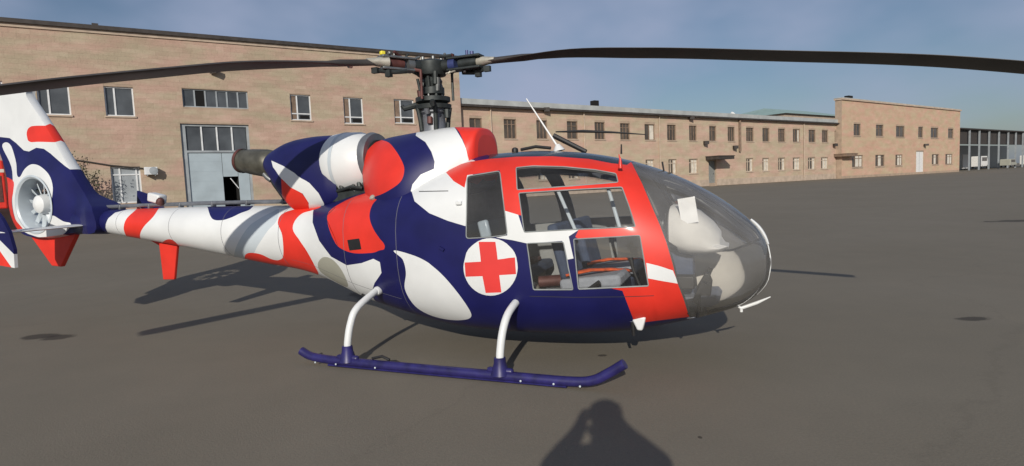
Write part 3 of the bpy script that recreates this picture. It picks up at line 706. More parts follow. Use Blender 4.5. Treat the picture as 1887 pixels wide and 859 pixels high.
trail = [(tp[0]-.03, 3.06), (-6.66, 3.10), (-6.80, 2.9), (-6.83, 2.45), (-6.70, 2.12), (-6.62, 1.80), (-6.60, 1.45), (-6.45, 1.20), (-6.2, 1.09), (-5.8, 1.075), (-5.3, 1.12), (-4.72, 1.13)]
finpoly = crom(lead+trail, 4)
fc = fpt((66, 377)); FR = .355
def thick(x, z):
    d = math.hypot(x-fc[0], z-fc[1]); b = .055+.03*max(0, min(1, (2.6-z)/1.3))
    k = max(0, min(1, 1-(d-FR-.05)/.35)); b += .06*k*k*(3-2*k)
    if x > -5.35: b = max(b, .155*min(1, (x+5.35)/.5)*(1 if z < 1.42 else max(0, 1-(z-1.42)/.25))+.06)
    return b
FPL = [('white', lin([(-40, 120), (60, 120), (150, 250), (130, 318), (112, 306), (100, 296), (85, 283), (72, 274), (58, 272), (45, 279), (35, 277), (20, 263), (8, 254), (-10, 252), (-60, 240)], 6)),
       ('white', crom([(2, 262), (12, 270), (22, 300), (30, 322), (38, 326), (45, 312), (56, 303), (72, 306), (90, 322), (99, 345), (98, 370), (94, 395), (104, 398), (116, 408), (127, 415), (100, 440), (45, 426), (30, 400), (24, 370), (26, 350), (20, 330), (10, 300), (-5, 270)], 4)),
       ('red', lin([(39, 246), (41, 237), (47, 232), (58, 231), (82, 231), (100, 262), (60, 261), (48, 262), (42, 259)], 4, 5)),
       ('red', crom([(-30, 330), (20, 332), (26, 352), (23, 372), (30, 402), (46, 424), (20, 430), (-30, 420)], 4))]
FPL = [(l, [fpt(p) for p in pl]) for l, pl in FPL]
V, E = [], []
def addpoly(pl):
    k = len(V); V.extend(Vector(q) for q in pl); E.extend((k+i, k+(i+1) % len(pl)) for i in range(len(pl)))
addpoly(finpoly); circ = [(fc[0]+FR*math.cos(k*math.pi/28), fc[1]+FR*math.sin(k*math.pi/28)) for k in range(56)]; addpoly(circ)
for l, pl in FPL: addpoly(pl)
for i in range(46):
    for j in range(44):
        q = (-6.95+i*.05, 1.02+j*.05)
        if inside(q, finpoly) and math.hypot(q[0]-fc[0], q[1]-fc[1]) > FR: V.append(Vector(q))
vs, es, fs, *_ = delaunay_2d_cdt(V, E, [], 0, 1e-5)
bm = NB(); vv = {}
fmats = ['blue', 'white', 'red']
bd = {}
def fv(i, s):
    if (i, s) not in vv:
        x, z = vs[i]; vv[(i, s)] = bm.verts.new((x, s*thick(x, z), z))
    return vv[(i, s)]
for f in fs:
    cx = sum(vs[i].x for i in f)/3; cz = sum(vs[i].y for i in f)/3
    if not inside((cx, cz), finpoly) or math.hypot(cx-fc[0], cz-fc[1]) < FR*.998: continue
    lab = 'blue'
    for l, pl in FPL:
        if inside((cx, cz), pl): lab = l
    for s in (-1, 1):
        bm.faces.new([fv(i, s) for i in f]).material_index = fmats.index(lab)
    for a, b in ((0, 1), (1, 2), (2, 0)):
        e = tuple(sorted((f[a], f[b]))); bd.setdefault(e, []).append(fmats.index(lab))
# rounded rim
rim = {}
for (a, b), ls in bd.items():
    if len(ls) == 1:
        ma = ((vs[a]+vs[b])/2)
        if math.hypot(ma.x-fc[0], ma.y-fc[1]) < FR*1.02: continue
        for i in (a, b):
            if i not in rim:
                q = vs[i]; c0 = Vector((-5.9, 1.9)); out = (q-c0).normalized()*.03
                rim[i] = bm.verts.new((q.x+out.x, 0, q.y+out.y))
        for s in (-1, 1): bm.faces.new((fv(a, s), fv(b, s), rim[b], rim[a])).material_index = ls[0]
fin = obj('tail_fin', bm, fmats, heli, smooth=60)
FC = Vector((fc[0], 0, fc[1]))
yT = thick(fc[0]+FR, fc[1])
duct = obj('fan_duct', lathe(NB(), [(-yT-.012, FR+.035), (-yT-.018, FR+.012), (-yT, FR-.012), (-yT+.05, FR-.022), (yT-.05, FR-.022), (yT, FR-.012), (yT+.018, FR+.012), (yT+.012, FR+.035)], FC, (0, 1, 0), 56), 'grey', heli)
hubf = obj('fan_hub', lathe(NB(), [(-.13, .002), (-.125, .06), (-.09, .115), (-.02, .135), (.10, .135), (.12, .10)], FC, (0, 1, 0), 30), 'white', duct)
for k in range(13):
    a = 2*math.pi*k/13+.1; d = Vector((math.cos(a), 0, math.sin(a))); t = Vector((-math.sin(a), 0, math.cos(a)))
    bm = NB(); q = []
    for r_, w, tw in ((.12, .028, .75), (.325, .026, .45)):
        for s in (-1, 1):
            for th in (-1, 1):
                q.append(bm.verts.new(FC+d*r_+(t*math.cos(tw)+Vector((0, 1, 0))*math.sin(tw))*w*s+(Vector((0, 1, 0))*math.cos(tw)-t*math.sin(tw))*.004*th))
    for f in ((0, 1, 3, 2), (4, 6, 7, 5), (0, 4, 5, 1), (2, 3, 7, 6), (0, 2, 6, 4), (1, 5, 7, 3)): bm.faces.new([q[i] for i in f])
    obj('fan_blade', bm, 'grey', duct, smooth=0)
for a in (.35, 2.5, 4.4):
    d = Vector((math.cos(a), 0, math.sin(a))); bm = NB(); tube(bm, [FC+d*.10+Vector((0, .07, 0)), FC+d*.335+Vector((0, .07, 0))], .022, 8, flat=(1, .6)); obj('fan_strut', bm, 'dark', duct)
# ventral fin, stabiliser, end plates, tail strake
vf = [ony(p_, -.03) for p_ in [(52, 430), (142, 424), (138, 436), (112, 492), (95, 490)]]
bm = NB(); prism(bm, [Vector((q.x, -.03, q.z)) for q in vf], (0, .06, 0)); obj('ventral_fin', bm, 'red', heli, smooth=0, bevel=.012)
bm = NB()
for s in (-1, 1):
    tube(bm, [(-5.20, s*.10, 1.215), (-5.20, s*1.02, 1.20)], .5, 16, flat=(.42, .035))
stab = obj('stabiliser', bm, 'white', heli)
for s in (-1, 1):
    pl = [ony(q, -1.02) for q in [(-52, 360), (-22, 372), (2, 402), (16, 428), (25, 460), (27, 494), (-2, 489), (-30, 470), (-50, 430)]]
    bm = NB(); prism(bm, [Vector((q.x, s*1.02, q.z)) for q in pl], (0, -s*.035, 0)); bmesh.ops.recalc_face_normals(bm, faces=bm.faces)
    # paint bands across the plate
    a1, a2 = ony((0, 443), -1.02), ony((27, 470), -1.02); b1, b2 = ony((0, 463), -1.02), ony((22, 494), -1.02)
    for (q1, q2) in ((a1, a2), (b1, b2)):
        dv = Vector((q2.x-q1.x, 0, q2.z-q1.z)); nn = Vector((-dv.z, 0, dv.x))
        bmesh.ops.bisect_plane(bm, geom=bm.verts[:]+bm.edges[:]+bm.faces[:], plane_co=(q1.x, 0, q1.z), plane_no=nn)
    for f in bm.faces:
        c = f.calc_center_median()
        def sd_(q1, q2): return (q2.x-q1.x)*(c.z-q1.z)-(q2.z-q1.z)*(c.x-q1.x)
        f.material_index = 0 if sd_(a1, a2) > 0 else (1 if sd_(b1, b2) > 0 else 2)
    obj('end_plate', bm, ['blue', 'white', 'red'], stab, smooth=0)
sk = [ony(q, 0) for q in [(295, 448), (329, 448), (323, 515), (303, 515)]]
bm = NB(); prism(bm, [Vector((q.x, -.02, q.z)) for q in sk], (0, .04, 0)); obj('tail_strake', bm, 'red', heli, smooth=0, bevel=.01)
# ---- landing gear
for s in (-1, 1):
    path = crom([(-.90, s*1.0, .115), (-.80, s*1.0, .075), (-.62, s*1.0, .058), (-.2, s*1.0, .052), (.5, s*1.0, .05), (1.2, s*1.0, .05), (1.58, s*1.0, .052), (1.74, s*1.0, .072), (1.86, s*1.0, .135), (1.98, s*1.0, .215)], 5, False)
    bm = NB(); tube(bm, path, .037, 14); skd = obj('skid', bm, 'skid', heli)
    bm = NB(); tube(bm, [(-.6, s*1.0, .014), (.5, s*1.0, .012), (1.55, s*1.0, .014)], .016, 8, flat=(1.8, .8)); obj('wear_strip', bm, 'skid', skd)
    for x in (-.72, -.5, -.1, 1.2, 1.46, 1.66):
        obj('bolt', lathe(NB(), [(0, .008), (.006, .008), (.009, .003)], (x, s*1.037, .035), (0, s, 0), 8, cap=True), 'grey', skd)
    bm = NB(); tube(bm, [(-.15, s*1.0, .1), (-.05, s*1.0, .125), (.02, s*1.0, .1)], .012, 8); obj('step_bracket', bm, 'black', skd)
    for foot, topx, yy, zz in ((-.40, -.36, .50, .57), (1.02, 1.05, .66, .52)):
        bm = NB(); tube(bm, crom([(foot, s*1.0, .10), (foot, s*.99, .22), (foot+.01, s*.945, .38), ((foot+topx)/2+.01, s*.86, .50), (topx, s*yy, zz+.05)], 5, False), .031, 14); lg = obj('strut', bm, 'white', heli)
        obj('strut_sleeve', lathe(NB(), [(0, .075), (.03, .066), (.09, .048), (.13, .045), (.135, .036)], (foot, s*1.0, .06), (0, 0, 1), 18), 'skid', lg)
        bm = NB(); box(bm, (foot, s*1.0, .088), (.22, .05, .05)); obj('strut_saddle', bm, 'skid', lg, bevel=.02)
        if foot < 0: obj('strut_clamp', lathe(NB(), [(0, .038), (.02, .042), (.06, .042), (.08, .034)], (topx, s*(yy+.02), zz+.025), (0, s, -.1), 14, cap=True), 'white', lg)
# ---- rotor
HZ = 2.645
mast = obj('rotor_mast', lathe(NB(), [(0, .135), (.02, .125), (.22, .105), (.24, .13), (.27, .13), (.29, .075), (.62, .07), (.64, .09)], (0, 0, 1.98), (0, 0, 1), 24), 'mast', heli)
obj('swash_plate', lathe(NB(), [(0, .10), (.01, .17), (.05, .175), (.06, .12), (.08, .165), (.12, .165), (.13, .09)], (0, 0, 2.24), (0, 0, 1), 24), 'dark', mast)
obj('mast_collar', lathe(NB(), [(0, .09), (.01, .115), (.07, .115), (.08, .085), (.13, .10), (.17, .08)], (0, 0, 2.38), (0, 0, 1), 20), 'dark', mast)
for k in range(5):
    a = k*1.26+.3; d = Vector((math.cos(a), math.sin(a), 0)); bm = NB(); tube(bm, [d*.13+Vector((0, 0, 2.05)), d*.14+Vector((0, 0, 2.15)), d*.16+Vector((0, 0, 2.26))], .022, 8); obj('actuator', bm, 'dark', mast)
for k in range(8):
    a = k*.785+.1; d = Vector((math.cos(a), math.sin(a), 0)); bm = NB()
    tube(bm, [d*.085+Vector((0, 0, 2.32)), d*.10+Vector((0, 0, 2.42+.02*(k % 3))), d*.075+Vector((0, 0, 2.52))], .012+.006*(k % 2), 8); obj('control_tube', bm, 'dark' if k % 3 else 'steel', mast)
hub = obj('rotor_hub', lathe(NB(), [(-.09, .08), (-.08, .135), (-.03, .15), (.04, .15), (.06, .12), (.075, .06), (.085, .01)], (0, 0, HZ), (0, 0, 1), 24), 'dark', heli)
for k in range(6):
    a = k*1.047+.2; d = Vector((math.cos(a), math.sin(a), 0)); obj('hub_bolt', lathe(NB(), [(0, .016), (.03, .016), (.034, .008)], Vector((0, 0, HZ+.055))+d*.10, (0, 0, 1), 8), 'steel', hub)
AZ = [.3, .3-120, .3+120]
droop = {0: [(.55, -.01), (1.2, -.02), (2.0, -.10), (3.0, -.24), (4.0, -.39), (4.6, -.51), (5.25, -.66)],
         1: [(.55, -.01), (.9, -.05), (1.7, -.135), (2.3, -.24), (2.8, -.335), (3.2, -.42), (4.2, -.63), (5.25, -.86)],
         2: [(.55, -.01), (1.2, -.04), (2.0, -.10), (3.0, -.22), (4.0, -.36), (4.6, -.47), (5.25, -.62)]}
for bi, az in enumerate(AZ):
    a = R(az); d = Vector((math.cos(a), math.sin(a), 0)); t = Vector((-d.y, d.x, 0)); z = Vector((0, 0, 1)); o0 = Vector((0, 0, HZ))
    # arm: star plate, two cheek plates, sleeve, pitch horn, damper, pitch link
    cuffm = 'cuff' if bi == 1 else 'dark'
    bm = NB(); tube(bm, [o0+d*.08, o0+d*.26], .062, 12); obj('hub_arm', bm, 'dark', hub)
    arm = NB()
    for s in (-1, 1):
        box(arm, o0+d*.36+z*.052*s, (.34, .13, .022), Matrix((d, t, z)).transposed())
    sl = obj('blade_sleeve', arm, 'dark' if bi == 0 else 'steel', hub, bevel=.006)
    bm = NB(); tube(bm, [o0+d*.30, o0+d*.36, o0+d*.48], [.045, .052, .046], 14); obj('sleeve_bearing', bm, 'dark' if bi == 0 else 'rust', hub)
    bm = NB(); tube(bm, [o0+d*.205, o0+d*.27], .068, 16); obj('sleeve_ring', bm, 'gearblue' if bi == 0 else 'steel', hub)
    for k in range(9):
        c0 = o0+d*random.uniform(.10, .50)+t*random.uniform(-.07, .07)+z*random.choice((-.075, -.06, .06, .075)); bm = NB()
        e_ = d*random.uniform(-.06, .06)+t*random.uniform(-.03, .03)+z*random.uniform(-.03, .03); tube(bm, [c0-e_, c0+e_], random.uniform(.008, .018), 7); obj('fitting', bm, random.choice(('dark', 'dark', 'steel', 'rust', 'cuff')), hub)
    bm = NB(); tube(bm, [o0+d*.46+t*.03, o0+d*.55+t*.01, o0+d*.66], [.058, .052, .03], 12, flat=(1, .8)); obj('blade_cuff', bm, 'cuff', hub)
    bm = NB(); tube(bm, [o0+d*.30-z*.07+t*.06, o0+d*.42-z*.085+t*.05, o0+d*.56-z*.075], .020, 8); box(bm, o0+d*.47-z*.10+t*.04, (.05, .05, .06)); box(bm, o0+d*.58-z*.075, (.06, .04, .05)); obj('lag_damper', bm, 'dark', hub)
    bm = NB(); tube(bm, [o0+d*.38+z*.05, o0+d*.38+z*.115], .014, 8); tube(bm, [o0+d*.43+z*.05, o0+d*.43+z*.10], .02, 8); obj('pin', bm, 'gearblue' if bi == 0 else 'steel', hub)
    bm = NB(); q0 = d*.17+t*.09; tube(bm, [q0+Vector((0, 0, 2.33)), q0+Vector((0, 0, HZ-.05))], .013, 8); tube(bm, [q0+Vector((0, 0, HZ-.06)), o0+d*.25-z*.03], .016, 8); obj('pitch_link', bm, 'rust' if bi else 'dark', hub)
    if bi == 1:
        bm = NB(); box(bm, o0+d*.50+z*.085, (.045, .04, .035), Matrix((d, t, z)).transposed()); obj('blade_mark', bm, 'yellow', hub, bevel=.008)
    # blade
    dz = pchip([q[0] for q in droop[bi]], [q[1] for q in droop[bi]])
    prof = [(-.25, 0, .0), (-.235, .010, -.006), (-.19, .017, -.010), (-.12, .018, -.011), (-.02, .016, -.009), (.09, .009, -.005), (.148, .002, -.001)]
    loop = [(y, zu) for y, zu, zl in prof]+[(y, zl) for y, zu, zl in prof[-1:0:-1]]
    bm = NB(); prev = None
    for k in range(41):
        r_ = .58+(5.25-.58)*k/40
        w = min(1, .25+.75*max(0, (r_-.62)/1.25)); w = w*w*(3-2*w) if w < 1 else 1; w = max(.22, w)
        if r_ > 5.18: w *= .8
        tw = R(6)-R(1.5)*r_/5.25 if bi != 1 else -R(1.5); ring = []
        for y, zz in loop:
            yy = (y+.05)*w*(.85 if bi == 1 else .76); zz = zz*(1 if w > .5 else 1.7)
            ring.append(bm.verts.new(o0+d*r_+t*(yy*math.cos(tw))*(-1)+z*(dz(r_)+zz*1.15-yy*math.sin(tw)*(-1))))
        if prev:
            for q in range(len(ring)): bm.faces.new((prev[q], prev[(q+1) % len(ring)], ring[(q+1) % len(ring)], ring[q]))
        else: bm.faces.new(ring)
        prev = ring
    bm.faces.new(prev); bld = obj('rotor_blade', bm, 'blade', heli, smooth=50)
    if bi == 1:
        obj('blade_band', lathe(NB(), [(0, .036), (.03, .036)], o0+d*.80+z*(dz(.8)), d, 14, cap=True), 'cuff', bld)
for k in range(16):
    a = random.uniform(0, 6.28); d = Vector((math.cos(a), math.sin(a), 0)); z0 = random.uniform(2.06, 2.5); r0 = random.uniform(.09, .17); bm = NB()
    tube(bm, [d*r0+Vector((0, 0, z0)), d*(r0+random.uniform(-.02, .03))+Vector((0, 0, z0+random.uniform(.04, .12)))], random.uniform(.012, .03), 8); obj('control_fitting', bm, random.choice(('dark', 'dark', 'steel', 'mast', 'rust')), mast)
for a in (3.5, 5.2):
    d = Vector((math.cos(a), math.sin(a), 0)); bm = NB(); tube(bm, [d*.15+Vector((0, 0, 2.30)), d*.28+Vector((0, 0, 2.27)), d*.30+Vector((0, 0, 2.30))], [.03, .025, .02], 8); obj('scissor_arm', bm, 'dark', mast)
pk = ony((1143, 296), -.42); bm = NB(); tube(bm, [pk+Vector((0, 0, -.06)), pk+Vector((0, 0, .01)), pk+Vector((-.01, 0, .05))], [.02, .009, .003], 10); obj('pillar_cap', bm, 'red', fus)
# ---- antennas and small roof fittings
rb = ony((1030, 274), 0); tipp = ony((970, 182), 0)
aw = obj('whip_antenna', tube(NB(), [rb, rb+(tipp-rb)*.25, rb+(tipp-rb)*.6, tipp], [.011, .009, .007, .005], 8), 'white', heli)
obj('antenna_foot', lathe(NB(), [(0, .055), (.02, .045), (.06, .018)], rb-Vector((0, 0, .02)), (tipp-rb)*.3+Vector((0, 0, .3)), 14), 'white', aw)
q0, q1, q2, q3 = ony((1024, 243), .25), ony((1075, 242), .25), ony((1130, 244), .25), ony((1190, 248), .25)
rod = obj('rod_antenna', tube(NB(), [q0, q1, q2, q3], [.006, .014, .009, .004], 8), 'black', heli)
obj('antenna_strut', tube(NB(), [ony((1020, 250), .25), ony((1080, 280), .25)], [.024, .022], 8), 'black', rod)
bm = NB(); tube(bm, [ony((1145, 284), -.2), ony((1145, 266), -.2)], [.008, .006], 6); obj('stub_antenna', bm, 'black', heli)
bm = NB(); a_, b_ = ony((960, 276), -.05), ony((1015, 273), -.05); tube(bm, [a_, (a_+b_)/2+Vector((0, 0, .02)), b_], .014, 8); obj('roof_rail', bm, 'black', heli)
p = ony((949, 276), -.1); obj('roof_light', lathe(NB(), [(0, .03), (.03, .028), (.04, .01)], p-Vector((0, 0, .02)), (0, 0, 1), 12), 'black', heli)
pn = ony((1366, 568), -.05); bm = NB(); tube(bm, [pn+Vector((-.03, 0, .02)), pn, ony((1395, 558), -.05), ony((1420, 547), -.05)], [.012, .014, .013, .004], 8); tube(bm, [pn, pn-Vector((0, 0, .03))], .012, 8); obj('pitot_tube', bm, 'white', heli)
pl = BODY.at((1179, 590))[0]+Vector((0, -.02, 0)); bm = NB(); prism(bm, [pl+Vector((-.07, 0, .03)), pl+Vector((.05, 0, .03)), pl+Vector((.02, 0, -.08)), pl+Vector((-.02, 0, -.08))], (0, .07, 0)); lm = obj('landing_lamp', bm, 'white', heli, bevel=.012)
bm = NB(); tube(bm, [pl+Vector((-.06, .04, 0)), pl+Vector((-.055, .04, -.13))], [.02, .012], 8); obj('belly_antenna', bm, 'black', lm)
# ------------------------------------------------------------------ buildings
GZ = .33
_v = RAY((2483, 274)); ES = Vector((_v.x, _v.y, 0)).normalized()      # along the facades, away from the camera
NW = Vector((ES.y, -ES.x, 0))                                         # out of the facades, towards the apron
W0 = onz((1320, 343), GZ)
UP = Vector((0, 0, 1))
def sz(px, off=0):
    p = onplane(px, W0+NW*off, NW); return ((p-W0).dot(ES), p.z-GZ)
def pos(s, z, out=0): return W0+ES*s+UP*(GZ+z)+NW*out
def rect(x0, x1, y0, y1, off=0):
    xm, ym = (x0+x1)/2, (y0+y1)/2
    return (sz((x0, ym), off)[0], sz((x1, ym), off)[0], sz((xm, y1), off)[1], sz((xm, y0), off)[1])
def slab(bm, s0, s1, z0, z1, o0, o1, mi=0):
    v = [bm.verts.new(pos(s, z, o)) for s in (s0, s1) for z in (z0, z1) for o in (o0, o1)]
    for f in ((0, 1, 3, 2), (4, 6, 7, 5), (0, 4, 5, 1), (2, 3, 7, 6), (0, 2, 6, 4), (1, 5, 7, 3)):
        bm.faces.new([v[i] for i in f]).material_index = mi
def facade(bld, s0, s1, ztop, holes, stone, depth, off=0, bw=.62, bh=.36, ztop1=None, rough=.02):
    """front wall with real openings, then the stone facing laid round them"""
    zt = lambda s: ztop if ztop1 is None else ztop+(ztop1-ztop)*(s-s0)/(s1-s0)
    ss = sorted({s0, s1, *[h[0] for h in holes], *[h[1] for h in holes]}); zmax = min(ztop, ztop1 or ztop)-.3
    zs = sorted({-.4, zmax, *[h[2] for h in holes], *[h[3] for h in holes]})
    bm = NB(); vc = {}
    def v(s, z, o):
        k = (round(s, 4), round(z, 4), o)
        if k not in vc: vc[k] = bm.verts.new(pos(s, z, off+o))
        return vc[k]
    for a, b in zip(ss, ss[1:]):
        for c, d in zip(zs, zs[1:]):
            if any(h[0] <= (a+b)/2 <= h[1] and h[2] <= (c+d)/2 <= h[3] for h in holes): continue
            bm.faces.new((v(a, c, 0), v(b, c, 0), v(b, d, 0), v(a, d, 0)))
        bm.faces.new((v(a, zmax, 0), v(b, zmax, 0), bm.verts.new(pos(b, zt(b), off)), bm.verts.new(pos(a, zt(a), off))))
    for h in holes:
        for (a, c), (b, d) in (((h[0], h[2]), (h[1], h[2])), ((h[1], h[2]), (h[1], h[3])), ((h[1], h[3]), (h[0], h[3])), ((h[0], h[3]), (h[0], h[2]))):
            bm.faces.new((v(a, c, 0), v(b, d, 0), v(b, d, -.35), v(a, c, -.35)))
    # returns, back and roof deck
    def q(*p): bm.faces.new([bm.verts.new(pos(*x)) for x in p])
    q((s0, -.4, off), (s0, zt(s0), off), (s0, zt(s0), off-depth), (s0, -.4, off-depth)); q((s1, -.4, off), (s1, -.4, off-depth), (s1, zt(s1), off-depth), (s1, zt(s1), off))
    q((s0, -.4, off-depth), (s0, zt(s0), off-depth), (s1, zt(s1), off-depth), (s1, -.4, off-depth)); q((s0, zt(s0)-.02, off), (s1, zt(s1)-.02, off), (s1, zt(s1)-.02, off-depth), (s0, zt(s0)-.02, off-depth))
    me = bpy.data.meshes.new('wall'); bm.to_mesh(me); bm.free(); me.materials.append(M['mortar']); wall = link('wall', me, bld)
    # stones
    V, F, T = [], [], []
    z = 0; row = 0
    while z < max(ztop, ztop1 or 0):
        h = bh*random.choice((1, 1, 1, .85, 1.12)); s = s0-random.random()*bw; z1 = z+h-.003
        while s < s1:
            w = bw*random.uniform(.6, 1.5); a, b = max(s, s0), min(s+w-.003, s1); s += w
            segs = [(a, b)]
            for hl in holes:
                if hl[2] < z1 and hl[3] > z:
                    n_ = []
                    for (p, r) in segs:
                        if hl[1] <= p or hl[0] >= r: n_.append((p, r))
                        else:
                            if p < hl[0]: n_.append((p, hl[0]))
                            if r > hl[1]: n_.append((hl[1], r))
                    segs = n_
            for p, r in segs:
                if r-p < .05: continue
                zz0, zz1 = z, min(z1, min(zt(p), zt(r))-.01)
                if zz1-zz0 < .05: continue
                o = .008+random.random()*.2*rough; k = len(V); tn = min(1, max(0, random.gauss(.5, .15)))
                for oo in (0, o):
                    for (x_, y_) in ((p, zz0), (r, zz0), (r, zz1), (p, zz1)): V.append(pos(x_, y_, off+oo))
                F += [(k+4, k+5, k+6, k+7), (k, k+1, k+5, k+4), (k+1, k+2, k+6, k+5), (k+2, k+3, k+7, k+6), (k+3, k, k+4, k+7)]; T += [tn]*5
        z += h; row += 1
    me = bpy.data.meshes.new('stone_facing'); me.from_pydata(V, [], F); me.materials.append(M[stone])
    at = me.attributes.new('tint', 'FLOAT', 'FACE'); at.data.foreach_set('value', T)
    o = link('stone_facing', me, wall); o['kind'] = 'stuff'
    return wall
def window(bld, h, off=0, mull=(.35,), fr='wframe', gl='wg1', trans=None, dark=None, sill=True, blind=None):
    s0, s1, z0, z1 = h; w = s1-s0; t = min(.07, w*.06)
    bm = NB()
    for a, b, c, d in ((s0, s0+t, z0, z1), (s1-t, s1, z0, z1), (s0+t, s1-t, z0, z0+t), (s0+t, s1-t, z1-t, z1)): slab(bm, a, b, c, d, off-.20, off-.10)
    for mfr in mull: slab(bm, s0+w*mfr-t*.6, s0+w*mfr+t*.6, z0+t, z1-t, off-.19, off-.105)
    if trans:
        slab(bm, s0+t, s1-t, z0+(z1-z0)*trans-t*.5, z0+(z1-z0)*trans+t*.5, off-.187, off-.108)
    wn_ = obj('window', bm, fr, bld, smooth=0)
    edges = [0, *mull, 1]
    for i, (a, b) in enumerate(zip(edges, edges[1:])):
        bm = NB(); slab(bm, s0+w*a+t*.4, s0+w*b-t*.4, z0+t*.8, z1-t*.8, off-.165, off-.150)
        g = gl
        if dark is not None and i in dark: g = 'hole'
        if blind is not None and i in blind: g = 'curtain'
        obj('pane', bm, g, wn_, smooth=0)
    if sill:
        bm = NB(); slab(bm, s0-.06, s1+.06, z0-.09, z0-.003, off-.10, off+.075); obj('sill', bm, 'plaster', wn_, smooth=0)
    return wn_
# ---- tall workshop on the left
tall = empty('workshop_building', pos(sz((500, 390))[0], 0)); tag(tall, 'tall brown stone workshop with a large pale blue gate and dark roof edge', 'building')
sA = sz((-260, 200))[0]; sB = sz((849, 200))[0]
zA, zB = sz((0, 40))[1], sz((800, 105))[1]; s0_, s8_ = sz((0, 40))[0], sz((800, 105))[0]
zA -= .33; zB -= .33
zt_of = lambda s: zA+(zB-zA)*(s-s0_)/(s8_-s0_)
wins_t = [rect(70, 130, 166, 223), rect(194, 248, 171, 225), rect(536, 574, 184, 231), rect(634, 670, 189, 237), rect(727, 764, 192, 236), rect(-60, 8, 160, 218)]
strip_w = rect(337, 458, 176, 209); gate_h = rect(339, 465, 239, 396); gate_h = (gate_h[0], gate_h[1], .02, gate_h[3])
low_w = rect(207, 262, 318, 385)
facade(tall, sA, sB, zt_of(sA), wins_t+[strip_w, gate_h, low_w], 'tuffA', 24, 0, .5, .26, zt_of(sB))
for i, h in enumerate(wins_t):
    wo_ = window(tall, h, 0, (.34,), 'wframe', 'wg1', .26 if i in (2, 3, 4) else None)
    if i in (2, 3, 4):
        w_ = h[1]-h[0]; bm = NB(); slab(bm, h[0]+w_*.46, h[1]-.12, h[2]+.12, h[2]+(h[3]-h[2])*.2, -.149, -.142); obj('open_vent', bm, 'hole', wo_, smooth=0)
        bm = NB(); slab(bm, h[0]+.1, h[0]+w_*.30, h[2]+.1, h[3]-.1, -.149, -.143); obj('brown_shutter', bm, 'brownframe', wo_, smooth=0)
window(tall, strip_w, 0, (.18, .34, .51, .67, .84), 'gateframe', 'wg1', None, (1,), False)
window(tall, low_w, 0, (.30, .86), 'wframe', 'gateframe', .78, None, False)
# gate
gs0, gs1, gz0, gz1 = gate_h; gw = gs1-gs0; gzm = sz((400, 289))[1]
bm = NB()
for a, b, c, d in ((gs0, gs0+.28, gz0, gz1), (gs1-.14, gs1, gz0, gz1), (gs0+.28, gs1-.14, gz1-.14, gz1), (gs0+.28, gs1-.14, gzm-.06, gzm+.06)): slab(bm, a, b, c, d, -.30, -.12)
gate = obj('gate', bm, 'gateframe', tall, smooth=0)
hx0, hx1 = sz((415, 355))[0], sz((443, 355))[0]; hz1 = sz((429, 335))[1]
for k in range(4):
    a = gs0+.28+(gw-.42)*k/4; b = gs0+.28+(gw-.42)*(k+1)/4
    bm = NB(); slab(bm, a+.04, b-.04, gzm+.06, gz1-.14, -.235, -.215); obj('pane', bm, 'wg1', gate, smooth=0)
    if k: bm = NB(); slab(bm, a-.04, a+.04, gzm+.06, gz1-.14, -.25, -.15); obj('gate_mullion', bm, 'wframe', gate, smooth=0)
for a, b, c, d in ((gs0+.28, hx0, gz0, gzm-.06), (hx1, gs1-.14, gz0, gzm-.06), (hx0, hx1, hz1, gzm-.06)):
    bm = NB(); slab(bm, a+.012, b-.012, c, d, -.26, -.20); obj('gate_panel', bm, 'gate', gate, smooth=0, bevel=.01)
bm = NB(); slab(bm, hx0, hx1, gz0, hz1, -2.4, -2.3); slab(bm, hx0-.05, hx0-.001, gz0, hz1, -2.3, -.27); slab(bm, hx1+.001, hx1+.05, gz0, hz1, -2.3, -.27); slab(bm, hx0, hx1, hz1+.001, hz1+.05, -2.3, -.27); obj('wicket_opening', bm, 'hole', gate, smooth=0)
bm = NB(); p0, p1 = pos(hx0+(hx1-hx0)*.45, hz1-.1, -.18), pos(hx1-.03, hz1-.75, -.18); tube(bm, [p0, p1], .03, 6); obj('wicket_bar', bm, 'wframe', gate)
for k in range(1, 6):
    z_ = gz0+(gzm-gz0)*k/6; bm = NB(); slab(bm, gs0+.3, hx0-.05, z_-.012, z_+.012, -.199, -.192); obj('gate_rib', bm, 'gate', gate, smooth=0)
# roof edge: dark eave board over a pale stone cornice
bm = NB()
def slopebar(bm, sa, sb, da, db, o0, o1, mi=0):
    v = [bm.verts.new(pos(s, zt_of(s)+d, o)) for s in (sa, sb) for d in (da, db) for o in (o0, o1)]
    for f in ((0, 1, 3, 2), (4, 6, 7, 5), (0, 4, 5, 1), (2, 3, 7, 6), (0, 2, 6, 4), (1, 5, 7, 3)): bm.faces.new([v[i] for i in f]).material_index = mi
slopebar(bm, sA, sB+.15, -.03, .19, -24, .22); obj('roof_edge', bm, 'coping', tall, smooth=0)
bm = NB(); slopebar(bm, sA, sB+.003, -.22, -.032, -.1, .08); obj('cornice', bm, 'plaster', tall, smooth=0)
